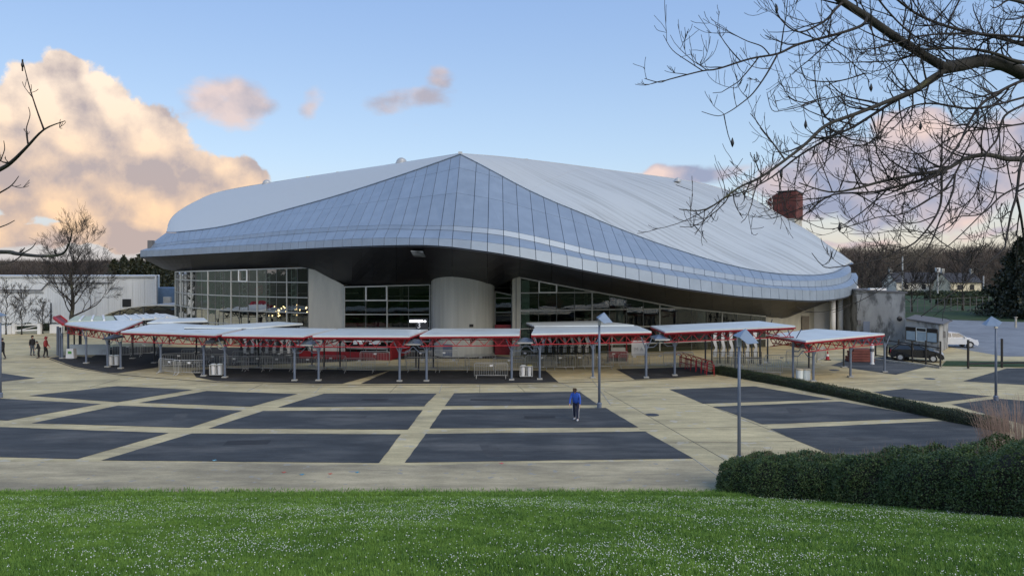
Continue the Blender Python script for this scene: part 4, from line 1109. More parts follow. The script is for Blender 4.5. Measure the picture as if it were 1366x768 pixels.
# black handrail loops
def handrail(px, py, label):
    q = GZ(px, py); t = MB(); t.tube([q, q + Vector((0, 0, .95)), q + Vector((.1, 0, 1.12)), q + Vector((.4, 0, 1.05)), q + Vector((1.35, .6, .55)), q + Vector((1.35, .6, 0))], .035, 6)
    t.bar(q + Vector((.5, 0, 1.0)), q + Vector((.5, 0, 0)), .04); t.build('handrail', M['black'], None, label=label, cat='handrail', group='black handrails')
handrail(736, 487, 'left of two black sloping handrails before the turnstile panels'); handrail(763, 487, 'right of two black sloping handrails before the turnstile panels')

# red ticket counter
t = empty('ticket_counter', GZ(470, 480), 'long red ticket counter with a low red front and glazed hatches', 'ticket counter')
a, b, c = GZ(399, 477.5), GZ(520, 480.5), GZ(546, 470.5)
MB().prism([a, b, b + Vector((0, 0, .62)), a + Vector((0, 0, .62))], (0, .15, 0)).build('red_front', M['red_d'], t)
MB().prism([b + Vector((.01, .02, 0)), c, c + Vector((0, 0, 2.1)), b + Vector((.01, .02, 1.35))], (.1, .12, 0)).build('red_side', M['red_d'], t)
MB().prism([GZ(462, 474) + Vector((0, 0, .6)), GZ(517, 475.5) + Vector((0, 0, .6)), GZ(517, 475.5) + Vector((0, 0, .72)), GZ(462, 474) + Vector((0, 0, .72))], (0, .5, 0)).build('counter_top', M['plate'], t)
bx0, bx1 = GZ(461, 470), GZ(519, 470)
MB().prism([bx0, bx1, bx1 + Vector((0, 0, .9)), bx0 + Vector((0, 0, .9))], (0, .1, 0)).build('panel_below_hatches', M['dark_int'], t)
for k in range(5):
    A = bx0.lerp(bx1, k / 4); MB().bar(A, A + Vector((0, 0, 2.6)), .12).build('red_jamb', M['red_d'], t)
for k in range(4):
    A, B = bx0.lerp(bx1, k / 4 + .02), bx0.lerp(bx1, (k + 1) / 4 - .02)
    MB().prism([A + Vector((0, 0, .95)), B + Vector((0, 0, .95)), B + Vector((0, 0, 2.3)), A + Vector((0, 0, 2.3))], (0, .03, 0)).build('hatch_glass', M['dark_glass'], t)
MB().bar(bx0 + Vector((0, 0, 2.5)), bx1 + Vector((0, 0, 2.5)), .15, .3).build('red_header', M['red_d'], t)
mb = MB()
for z in (.95, 1.15): mb.bar(a + Vector((0, -.05, z)), b + Vector((0, -.05, z)), .035)
for k in range(8): q = a.lerp(b, k / 7) + Vector((0, -.05, 0)); mb.bar(q, q + Vector((0, 0, 1.15)), .035)
mb.build('handrail', M['post_d'], t)
for px, w_ in ((474, .35), (482, .35), (500, 1.0)): q = GZ(px, 471.5) + Vector((0, 0, 1.1)); MB().box(q, (w_, .15, .55)).build('poster', M['canopy'], t)
for px in (480, 494): q = W(px, 455, 60); MB().lathe(q, [(.02, .18), (.36, .05), (.38, 0)], 14).build('lamp_shade', M['canopy'], t)
# red door right of the drum, and pale ramp wall before the drum's left side
MB().prism([GZ(660, 473), GZ(682, 473), GZ(682, 473) + Vector((0, 0, 2.6)), GZ(660, 473) + Vector((0, 0, 2.6))], (0, .12, 0)).build('red_door', M['red_d'], None, label='dark red double door right of the concrete drum', cat='door')
# second counter and notice board
t = empty('kiosk_counter', GZ(824, 484), 'small red counter with a pale top between the turnstiles and the notice board', 'counter')
q = GZ(825, 482); MB().box(q + Vector((0, .3, .55)), (1.6, .5, .5)).build('red_front', M['red_d'], t); MB().box(q + Vector((0, .3, .22)), (1.3, .3, .44)).build('plinth', M['dark_int'], t)
MB().box(q + Vector((0, .3, .95)), (1.15, .45, .28)).build('pale_top', M['plate'], t); MB().box(q + Vector((.5, .5, 1.5)), (1.9, .1, .08)).build('red_rail', M['red_d'], t)
for s_ in (-.7, .7): MB().bar(q + Vector((s_, .3, 0)), q + Vector((s_, .3, 2.3)), .08).build('jamb', M['red_d'], t)
t = empty('notice_board', GZ(852, 487), 'white notice board with grey letters standing behind the barrier', 'notice board')
q = GZ(852, 487); z0, z1 = W(0, 474, q.y).z, W(0, 454, q.y).z
MB().box((q.x, q.y, (z0 + z1) / 2), (1.12, .06, z1 - z0)).build('board', M['white'], t)
MB().box((q.x, q.y - .01, z1 + .12), (1.15, .08, .2)).build('header', M['brown'], t)
text_mesh('M A', .42, 'lettering', M['galv'], t, (q.x, q.y - .05, lerp(z0, z1, .42)), .006)
for s_ in (-.5, .5): MB().bar((q.x + s_, q.y + .06, 0), (q.x + s_, q.y + .06, z0 + .2), .05).build('leg', M['galv'], t)
# red cycle stands
t = empty('cycle_stand', GZ(930, 493), 'red tubular cycle stands and rails beside the end of the low hedge', 'cycle stand')
a, b = GZ(905, 487), GZ(950, 500)
for k in range(7):
    q = a.lerp(b, k / 6.4); mb = MB(); w_ = .32
    pts = [q + Vector((-w_, -.35, 0))] + [q + Vector((w_ * -math.cos(x), -.35 + .7 * x / math.pi, .55 + .42 * math.sin(x))) for x in np.linspace(0, math.pi, 7)] + [q + Vector((w_, .35, 0))]
    mb.tube(pts, .028, 6); mb.build('hoop', M['red'], t)
mb = MB()
for z in (.35, .75): mb.bar(a + Vector((0, -.6, z)), b + Vector((0, -.4, z)), .045); mb.bar(a + Vector((.3, .9, z + .2)), b + Vector((.2, .7, z + .1)), .045)
for k in range(5): q = a.lerp(b, k / 4) + Vector((0, -.5, 0)); mb.bar(q, q + Vector((0, 0, .8)), .045)
mb.build('rails', M['red'], t)

# lamp posts with folded sheet hoods
def lamp_post(base, H, side, label, rz=0.0):
    t = empty('street_lamp', base, label, 'street lamp', 'lamp posts with folded metal hoods', rz)
    MB().tube([(0, 0, 0), (0, 0, H * .55), (0, 0, H)], [.075, .065, .055], 12).build('post', M['post'], t, world=False, smooth=True)
    MB().lathe((0, 0, 0), [(.13, 0), (.13, .25), (.09, .30)], 12).build('base_collar', M['post'], t, world=False)
    MB().box((0, 0, H - .25), (.15, .15, .42)).build('lamp_head', M['galv'], t, world=False)
    s = side
    apex = Vector((.26 * s, 0, H + .24))
    pa, pb, pc, pd = Vector((-.10 * s, -.42, H - .08)), Vector((.18 * s, -.50, H - .32)), Vector((.70 * s, -.22, H - .30)), Vector((-.12 * s, .42, H - .06))
    for nm, P in (('hood_sheet', (pa, pb, apex)), ('hood_sheet', (pb + Vector((.0, .01, 0)), pc, apex)), ('hood_sheet', (pc, Vector((.55 * s, .45, H - .25)), apex)), ('hood_sheet', (pd, pa, apex))):
        a, b, c = P; n = (b - a).cross(c - a).normalized() * .015
        mb = MB(); mb.prism([a, b, c], n); mb.build(nm, M['hood'], t, world=False)
    MB().bar((0, 0, H - .1), (.35 * s, 0, H + .05), .05).build('arm', M['post'], t, world=False)
    return t
lamp_post(GZ(799.5, 543.5), 5.0, 1, 'thin lamp post on the car park edge near the person in blue')
lamp_post(Vector((W(986, 0, 30).x, 30.0, 0)), 5.1, 1, 'nearest lamp post, rising from behind the foreground hedge')
lamp_post(GZ(1328.5, 534), 4.65, -1, 'lamp post far right, standing beyond the low hedge')
lamp_post(GZ(.5, 530), 4.9, -1, 'lamp post cut off by the left edge of the picture')
# ------------------------------------------------------------------ service buildings and vehicles on the right
an = empty('annex', GZ(1175, 460), 'stained grey concrete annex at the right end of the arena', 'annex')
y0 = 73.0
def P3(px, py, y): return W(px, py, y)
A, B = W(1143, 388, 74.5), W(1207.5, 391.5, 72.0)
MB().prism([Vector((A.x, A.y, 0)), Vector((B.x, B.y, 0)), B, A], (.6, 9, 0)).build('wall', M['conc_dirty'], an)
u = (B - A).normalized()
MB().prism([A + Vector((-.15, -.15, .0)), B + Vector((.15, -.15, 0)), B + Vector((.75, 9.1, 0)), A + Vector((.45, 9.1, 0))], (0, 0, .18)).build('roof_slab', M['conc_dark'], an)
MB().box(W(1170, 386, 74), (1.6, .5, .25)).build('roof_vent', M['white'], an)
mb = MB(); q = W(1200, 425, 71.8); mb.ball(q, (.28, .15, .26)); mb.build('alarm_box', M['black'], an)
MB().box(W(1146, 430, 74.2), (.3, .15, .5)).build('meter_box', M['conc_dark'], an)
MB().prism([Vector((W(1150,0,74).x, 74.0 - .2, 0)), Vector((W(1158,0,74).x, 73.7, 0)), Vector((W(1158,0,74).x, 73.7, 2.2)), Vector((W(1150,0,74).x, 73.8, 2.2))], (0, -.06, 0)).build('door', M['post'], an)
ki = empty('gatehouse', GZ(1236, 472), 'low gatehouse with three windows joined to the stained annex', 'gatehouse')
A, B, C = W(1207.6, 424, 68.8), W(1252.5, 430, 66.0), W(1265, 431.5, 70.5)
MB().prism([Vector((A.x, A.y, 0)), Vector((B.x, B.y, 0)), Vector((B.x, B.y, 2.48)), Vector((A.x, A.y, 2.78))], (C.x - B.x, C.y - B.y, 0)).build('wall', M['conc_dirty'], ki)
z = 2.5; MB().prism([Vector((A.x - .1, A.y - .25, z + .30)), Vector((B.x + .25, B.y - .25, z)), Vector((C.x + .4, C.y, z)), Vector((A.x + C.x - B.x, A.y + C.y - B.y + .2, z + .30))], (0, 0, .10)).build('roof', M['conc_dark'], ki)
dx = (B - A); dx = Vector((dx.x, dx.y, 0)); n_ = Vector((dx.y, -dx.x, 0)).normalized()
for k in range(3):
    a = Vector((A.x, A.y, 0)) + dx * (.03 + k * .315) + n_ * .03; b = Vector((A.x, A.y, 0)) + dx * (.03 + k * .315 + .30) + n_ * .03
    w = MB().prism([a + Vector((0, 0, .95)), b + Vector((0, 0, .95)), b + Vector((0, 0, 1.78)), a + Vector((0, 0, 1.78))], n_ * .02).build('window', material('pale_blind_%d' % k, (.32, .42, .50), .4), ki)
    MB().prism([a + Vector((0, 0, 1.80)), b + Vector((0, 0, 1.80)), b + Vector((0, 0, 2.08)), a + Vector((0, 0, 2.08))], n_ * .02).build('pane', M['black'], w)
    mb = MB()
    for s, e in ((a, a + Vector((0, 0, 2.1))), (b, b + Vector((0, 0, 2.1)))): mb.bar(s + Vector((0, 0, .93)) + n_ * .02, e + n_ * .02, .06)
    for zz in (.93, 1.79, 2.1): mb.bar(a + Vector((0, 0, zz)) + n_ * .02, b + Vector((0, 0, zz)) + n_ * .02, .05)
    mb.build('frame', M['black'] if k != 1 else M['canopy'], w)
MB().box(W(1258.5, 446, 67.9), (.35, .06, .6)).build('notice_box', M['conc_dark'], ki)
MB().box(W(1215, 468, 67.8), (1.8, .08, 1.0)).build('blue_panel', material('faded_blue_panel', (.2, .32, .42), .6), ki)

# cars
def car(loc, rz, paint, label, glassm, L=4.0, Wd=1.68, H=1.42):
    t = empty('car', loc, label, 'car', None, rz); hw = Wd / 2
    lower = [(-L/2, .30), (-L/2 + .02, .62), (-L/2 + .10, .86), (-L/2 + .25, .93), (L/2 - 1.18, .96), (L/2 - .45, .82), (L/2 - .10, .66), (L/2, .42), (L/2 - .05, .24), (-L/2 + .05, .24)]
    def arch(x0): return [(x0 + .36 * math.cos(a), .30 + .36 * math.sin(a)) for a in np.linspace(0, math.pi, 7)]
    # body section lofted across with tumblehome
    secs = []
    top = [(-L/2, .34), (-L/2, .60), (-L/2 + .06, .86), (-L/2 + .18, .93), (-.2, .955), (L/2 - 1.15, .96), (L/2 - .70, .88), (L/2 - .22, .74), (L/2 - .03, .58), (L/2, .38)]
    bot = [(L/2 - .10, .22)] + [(L/2 - .76 + .36 * math.cos(a), .28 + .36 * math.sin(a)) for a in np.linspace(.15, math.pi - .15, 6)] + [(-L/2 + .70 + .36 * math.cos(a), .28 + .36 * math.sin(a)) for a in np.linspace(.15, math.pi - .15, 6)] + [(-L/2 + .08, .22)]
    prof = top + bot
    rows = []
    for yy, k in ((-hw, .0), (-hw + .02, .03), (-hw + .12, .045), (0, .055), (hw - .12, .045), (hw - .02, .03), (hw, .0)):
        rows.append([Vector((x * (1 + .0 * k), yy, z + (k if z > .8 else 0))) for x, z in prof])
    mb = MB(); base = len(mb.v); np_ = len(prof)
    for r_ in rows: mb.v.extend([tuple(p) for p in r_])
    for i in range(len(rows) - 1):
        for j in range(np_): mb.f.append((i * np_ + j, i * np_ + (j + 1) % np_, (i + 1) * np_ + (j + 1) % np_, (i + 1) * np_ + j)); mb.mi.append(0)
    mb.f.append(tuple(range(np_ - 1, -1, -1))); mb.f.append(tuple((len(rows) - 1) * np_ + j for j in range(np_))); mb.mi += [0, 0]
    mb.build('body', paint, t, world=False)
    # cabin
    g = [(-L/2 + .12, .93), (L/2 - 1.05, .97), (L/2 - 1.72, H - .06), (-L/2 + .62, H - .05)]
    def cab(g, ins, name, mat, zo=0, grow=0):
        mb = MB(); vs = []
        for sgn in (-1, 1):
            for k, (x, z) in enumerate(g): vs.append((x, sgn * (hw - (.03 if k < 2 else .19) + grow), z + zo))
        mb.add(vs, [(0, 1, 2, 3), (7, 6, 5, 4), (1, 0, 4, 5), (2, 1, 5, 6), (3, 2, 6, 7), (0, 3, 7, 4)]); return mb.build(name, mat, t, world=False)
    cab(g, 0, 'glasshouse', glassm)
    mb = MB(); mb.prism([Vector((L/2 - 1.72, -hw + .17, H - .07)), Vector((L/2 - 1.72, hw - .17, H - .07)), Vector((-L/2 + .60, hw - .17, H - .06)), Vector((-L/2 + .60, -hw + .17, H - .06))], (0, 0, .06)); mb.build('roof', paint, t, world=False)
    for sgn in (-1, 1):
        mb = MB()
        for (x0, z0), (x1, z1) in (((L/2 - 1.05, .96), (L/2 - 1.72, H - .05)), ((-.28, .95), (-.32, H - .05)), ((-L/2 + .16, .93), (-L/2 + .62, H - .05))):
            mb.bar((x0, sgn * (hw - .02), z0), (x1, sgn * (hw - .18), z1), .06, .06)
        mb.build('pillar', paint, t, world=False)
        for x in (L/2 - .76, -L/2 + .70):
            mb = MB(); mb.tube([(x, sgn * (hw - .20), .30), (x, sgn * (hw + .005), .30)], .30, 18); w = mb.build('wheel', M['rubber'], t, world=False)
            mb = MB(); mb.tube([(x, sgn * (hw - .02), .30), (x, sgn * (hw + .015), .30)], .18, 14); mb.build('rim', M['galv'], w, world=False)
        MB().box((L/2 - .10, sgn * (hw - .30), .66), (.16, .34, .15)).build('headlight', M['lens'], t, world=False)
        MB().box((-L/2 + .04, sgn * (hw - .12), .76), (.12, .18, .26)).build('tail_light', M['red'], t, world=False)
        MB().box((L/2 - 1.25, sgn * (hw + .06), 1.0), (.12, .14, .11)).build('mirror', paint, t, world=False)
    MB().box((L/2 + .0, 0, .36), (.06, Wd * .86, .16)).build('bumper', M['black'], t, world=False)
    MB().box((L/2 + .035, 0, .40), (.02, .5, .11)).build('number_plate', M['white'], t, world=False)
    return t
M['lens'] = material('headlight_lens', (.75, .78, .8), .15)
M['black_paint'] = material('black_car_paint', (.012, .013, .016), .25, var=.05, coat=.6)
M['white_paint'] = material('white_car_paint', (.70, .72, .74), .3, var=.04, coat=.5)
cg = material('car_window_glass', (.02, .025, .03), .08, spec=.8)
car(GZ(1228, 482) + Vector((0, .6, 0)), R(-26), M['black_paint'], 'black hatchback parked by the fence in front of the gatehouse', cg, 3.8, 1.64, 1.34)
car(GZ(1268.5, 462.5), R(-6), M['white_paint'], 'white car on the road, partly hidden by the gatehouse', cg, 4.2, 1.7, 1.42)
# dark hauled trailer behind the black car
t = empty('covered_trailer', GZ(1205, 480), 'low dark covered trailer standing left of the black hatchback', 'trailer')
q = GZ(1206, 479); rzt = R(-20)
mb = MB(); 
rows = [[q + Matrix.Rotation(rzt, 3, 'Z') @ Vector((x, y, .45 + .55 * math.sin(math.pi * k / 6) + (.05 if 0 < i < 4 else 0))) for k, y in enumerate(np.linspace(-.7, .7, 7))] for i, x in enumerate(np.linspace(-1.1, 1.1, 5))]
mb.grid(rows, flip=True); mb.build('cover', M['rubber'], t, smooth=True)
MB().box(q + Vector((0, 0, .38)), (2.2, 1.4, .2), rz=rzt).build('bed', M['black'], t)
for s_ in (-.72, .72):
    w_ = q + Matrix.Rotation(rzt, 3, 'Z') @ Vector((0, s_, .27)); MB().tube([w_ - Matrix.Rotation(rzt, 3, 'Z') @ Vector((0, .08, 0)), w_ + Matrix.Rotation(rzt, 3, 'Z') @ Vector((0, .08, 0))], .27, 14).build('wheel', M['rubber'], t)

# dark fence posts and rails
fe = empty('fence', GZ(1250, 488), 'dark metal fence of tall posts with thin rails in front of the gatehouse', 'fence')
fp = [(1168, 474.5, 455), (1183, 477, 455), (1199, 479.5, 453), (1217, 482.5, 454), (1235, 485.5, 454), (1254.5, 489.5, 455)]
for px, py, ty in fp:
    q = GZ(px, py); MB().bar(q, Vector((q.x, q.y, W(0, ty, q.y).z)), .10).build('post', M['black'], fe)
mb = MB()
for (a, b) in zip(fp, fp[1:]):
    A, B = GZ(a[0], a[1]), GZ(b[0], b[1])
    for z in (.08, 1.45): MB().bar(A + Vector((0, 0, z)), B + Vector((0, 0, z)), .06, .08).build('rail', M['black'], fe)
f2 = empty('fence', GZ(1315, 491), 'two dark fence posts joined by a low rail beside the road', 'fence')
for px, py, ty in ((1291.5, 491, 453), (1336.5, 490, 451.5)):
    q = GZ(px, py); MB().bar(q, Vector((q.x, q.y, W(0, ty, q.y).z)), .12).build('post', M['black'], f2)
mb = MB(); A, B, C = GZ(1254, 489.5), GZ(1291.5, 491), GZ(1336.5, 490)
mb.bar(B + Vector((0, 0, .35)), GZ(1420, 488.6) + Vector((0, 0, .35)), .08, .12)
mb.build('rail', M['black'], f2)
MB().prism([GZ(1257, 488), GZ(1366, 489.5), GZ(1420, 489.5), GZ(1420, 483), GZ(1262, 482)], (0, 0, .06)).build('verge', M['lawn'], kind='structure')
# kerb beside the covered asphalt
mb = MB(); mb.bar(GZ(1160, 479) + Vector((0, 0, .06)), GZ(1254, 491) + Vector((0, 0, .06)), .18, .14); mb.build('kerb', M['kerb'], kind='structure')
# stack of red brown timber, bollard, cone
t = empty('timber_stack', GZ(1152, 482), 'stack of red brown boards under the rightmost canopy', 'timber')
q = GZ(1151, 483)
for k in range(5): MB().box(q + Vector((random.uniform(-.1, .1), .5, .12 + k * .21)), (2.0 - .12 * k, .9, .18)).build('board', M['brown'], t)
t = empty('bollard', GZ(1163.5, 485.5), 'stout white bollard with a dark band near the timber stack', 'bollard')
q = GZ(1163.5, 485.5); MB().lathe(q, [(.16, 0), (.15, .1), (.13, .12), (.13, 1.0)], 14).build('shaft', M['white'], t); MB().lathe(q, [(.17, 1.0), (.17, 1.25)], 14).build('band', M['conc_dark'], t); MB().lathe(q, [(.13, 1.25), (.14, 1.5), (.02, 1.6)], 14).build('cap', M['white'], t)
t = empty('traffic_cone', GZ(1104, 480), 'orange and white traffic cone behind the rightmost canopy front', 'cone')
q = GZ(1104, 480); MB().lathe(q, [(.17, .03), (.11, .32)], 12).build('lower_band', M['red'], t); MB().lathe(q, [(.11, .32), (.075, .5)], 12).build('white_band', M['white'], t); MB().lathe(q, [(.075, .5), (.03, .75)], 12).build('tip', M['red'], t); MB().box(q + Vector((0, 0, .02)), (.42, .42, .04)).build('base', M['black'], t)

# ------------------------------------------------------------------ left: white warehouse and fittings
wh = empty('warehouse', (-55, 96, 0), 'long white metal warehouse with a flat parapet on the left', 'warehouse')
M['sheet'] = material('white_profiled_sheet', (.68, .71, .73), .5, var=.05, scale=.4, alt=(.48, .50, .52), alt_scale=.3, alt_lo=.55, alt_hi=.75, scl=(1, 1, .15))
x1 = W(209, 0, 93).x; X0 = -95
zt = W(0, 369.5, 93).z; nP = 34
for i in range(nP):
    a, b = lerp(X0, x1, i / nP), lerp(X0, x1, (i + 1) / nP)
    MB().box(((a + b) / 2, 93.05, zt / 2), ((b - a) - .03, .1, zt)).build('wall_panel', M['sheet'], wh)
mb = MB()
for i in range(nP * 7):
    x = lerp(X0, x1, (i + .5) / (nP * 7)); mb.box((x, 92.985, zt / 2), (.05, .03, zt))
mb.build('sheet_ribs', M['sheet'], wh, kind='stuff')
MB().prism([(X0, 93.12, 0), (x1 - .1, 93.12, 0), (x1 * 1.29, 121, 0), (X0, 121, 0)], (0, 0, zt - .2)).build('body', M['sheet'], wh)
MB().box(((X0 + x1) / 2, 93, zt + .06), (x1 - X0 + .2, .4, .22)).build('parapet_cap', M['galv'], wh)
MB().box((x1 - .02, 92.9, zt / 2), (.22, .25, zt + .5)).build('corner_post', M['white'], wh)
MB().box(W(169, 404, 92.9), (1.05, .08, .95)).build('window', M['black'], wh)
mb = MB(); pts = [W(-60, 386, 92.85), W(55, 387, 92.85), W(64, 377, 92.85), W(150, 377, 92.85)]
for a, b in zip(pts, pts[1:]): mb.bar(a, b, .10, .12)
mb.bar(W(-60, 389, 92.85), W(58, 390, 92.85), .08); mb.build('duct', M['conc_dark'], wh)
MB().bar(W(68, 404, 92.5), GZ(68, 437), .12).build('drain_pipe', M['black'], wh)
MB().box(W(155, 384.5, 92.8), (1.6, .1, .08)).build('duct', M['conc_dark'], wh)
# blue skip container beyond the warehouse
t = empty('storage_unit', GZ(222, 420), 'blue storage container beyond the warehouse corner', 'container')
q = W(222, 393, 108); MB().box((q.x, q.y, q.z / 2 + .9), (3.6, 3, q.z + .3)).build('body', material('faded_blue_steel', (.16, .26, .42), .6), t)
MB().box(W(223.5, 401, 104), (1.0, .5, 1.1)).build('white_cabinet', M['white'], t)
# white vehicle barrier gate
t = empty('barrier_gate', GZ(36, 447), 'white horizontal barrier gate with end blocks near the warehouse', 'gate')
d = 84
for px in (19, 53): q = W(px, 0, d); MB().box((q.x, d, .62), (.35, .35, 1.24)).build('post', M['white'], t)
a, b = W(19, 0, d), W(53, 0, d)
for z in (.35, .95): MB().bar((a.x, d, z), (b.x, d, z + .12), .12, .16).build('rail', M['white'], t)
MB().bar((a.x, d, .3), (b.x, d, .95), .07).build('brace', M['white'], t)
MB().box((W(10, 0, d).x, d, .5), (1.05, .5, 1.0)).build('block', M['white'], t); MB().box((W(69, 0, d).x, d + 1, .5), (1.4, .5, 1.0)).build('block', M['white'], t)

# houses beyond the lawn on the right
def house(px0, px1, y, base_px, eave_px, ridge_px, label, wallc, wins):
    a, b = W(px0, 0, y).x, W(px1, 0, y).x; ze, zr = W(0, eave_px, y).z, W(0, ridge_px, y).z; c = (a + b) / 2
    t = empty('house', (c, y + 4, 0), label, 'house', 'houses beyond the lawn'); dp = 8.0
    MB().box((c, y + dp / 2, ze / 2), (b - a, dp, ze)).build('wall', material('render_%d' % px0, wallc, .85), t)
    rf = material('slate_%d' % px0, (.05, .05, .055), .8)
    A = Vector((a - .3, y - .4, ze)); B = Vector((b + .3, y - .4, ze)); C = Vector((b + .3, y + dp / 2, zr)); D = Vector((a - .3, y + dp / 2, zr))
    mb = MB(); mb.prism([A, B, C, D], (0, 0, .15)); mb.prism([Vector((A.x, y + dp + .4, ze)), D, C, Vector((B.x, y + dp + .4, ze))], (0, 0, .15)); r_ = mb.build('roof', rf, t)
    for s_ in (a, b - .2): MB().prism([(s_, y, ze), (s_, y + dp / 2, zr), (s_, y + dp, ze)], (.2, 0, 0)).build('gable', bpy.data.materials['render_%d' % px0], t)
    for f_ in (.02, .98): MB().box((lerp(a, b, f_), y + dp / 2, zr + .5), (.7, .9, 1.6)).build('chimney', M['plate'], r_)
    for f_ in wins: MB().box((lerp(a, b, f_), y - .03, ze * .55), (1.1, .08, 1.3)).build('window', M['black'], t)
house(1196, 1262, 205, 392, 377, 364, 'long cream cottage with a dark slate roof behind bare trees', (.66, .63, .54), (.2, .55, .85))
house(1268, 1309, 195, 392, 377, 365, 'pale yellow rendered house at the right end of the row', (.68, .62, .45), (.3, .7))
for px, ty, y, lab in ((1204, 342, 185, 'tall pale pole left of the cottages'), (1251, 360, 170, 'pole with a white box in front of the cottages'), (1312, 368, 185, 'pale pole right of the yellow house')):
    q = W(px, ty, y); t = empty('pole', (q.x, y, 0), lab, 'pole', 'poles near the cottages'); MB().cyl((q.x, y, 0), .16, q.z, 6).build('shaft', M['galv'], t)
    if px == 1251: MB().box((q.x, y, q.z), (.9, .5, 1.0)).build('box', M['white'], t)
# green wire fence on the lawn
t = empty('fence', W(1240, 420, 128), 'thin dark green wire fence crossing the far lawn', 'fence')
mb = MB(); A, B = Vector((W(1196, 0, 118).x, 118, 0)), Vector((W(1366, 0, 132).x, 132, 0))
for k in range(21):
    q = A.lerp(B, k / 20); MB().bar(q, q + Vector((0, 0, 2.2)), .09).build('post', M['conc_dark'], t)
for z in (.1, 1.1, 2.1): mb.bar(A + Vector((0, 0, z)), B + Vector((0, 0, z)), .04)
mb.build('wires', M['conc_dark'], t, kind='stuff')
t = empty('guard_post', GZ(1355, 436), 'pale wooden post on the lawn edge beside the road', 'post')
q = GZ(1355, 437); MB().bar(q, q + Vector((0, 0, 1.3)), .18).build('shaft', M['kerb'], t); MB().box(q + Vector((0, 0, 1.3)), (.3, .3, .08)).build('cap', M['kerb'], t)
# ------------------------------------------------------------------ vegetation
def leaf_mat(name, c0, c1, c2, sc=1.5):
    m = bpy.data.materials.new(name); m.use_nodes = True; nt = m.node_tree; X.nt = nt; P = nt.nodes['Principled BSDF']
    g = nt.nodes.new('ShaderNodeNewGeometry'); pos = g.outputs['Position']
    c = xmix(xnoise(pos, sc, 3, .6).smooth(.35, .65), c0, c1); c = xmix(xnoise(pos, sc * 9, 2, .6).smooth(.5, .68), c, c2)
    nt.links.new(c.k, P.inputs['Base Color']); P.inputs['Roughness'].default_value = .5; P.inputs['Specular IOR Level'].default_value = .35
    return m
M['hleaf'] = leaf_mat('hedge_leaf', (.032, .066, .018), (.066, .110, .028), (.14, .19, .07))
M['hleaf_d'] = leaf_mat('low_hedge_leaf', (.022, .038, .016), (.035, .055, .02), (.05, .07, .03))
M['core'] = material('hedge_inner_twigs', (.020, .022, .014), .9, var=.3, scale=4)
M['bark'] = material('grey_brown_bark', (.040, .039, .033), .85, var=.3, scale=6, bump=.5, bscale=40, alt=(.085, .088, .04), alt_scale=2.2, alt_lo=.55, alt_hi=.7)
M['twig'] = material('dark_twig_bark', (.026, .023, .021), .8, var=.25, scale=4)
M['far_twig'] = material('winter_wood_twigs', (.075, .060, .052), .9, var=.35, scale=.15, alt=(.10, .095, .07), alt_scale=.05, alt_lo=.5, alt_hi=.7)
M['conifer'] = leaf_mat('dark_conifer_needles', (.022, .030, .016), (.036, .042, .022), (.058, .055, .032), .3)
M['straw'] = material('dry_straw_stems', (.26, .19, .16), .85, var=.25, scale=8)

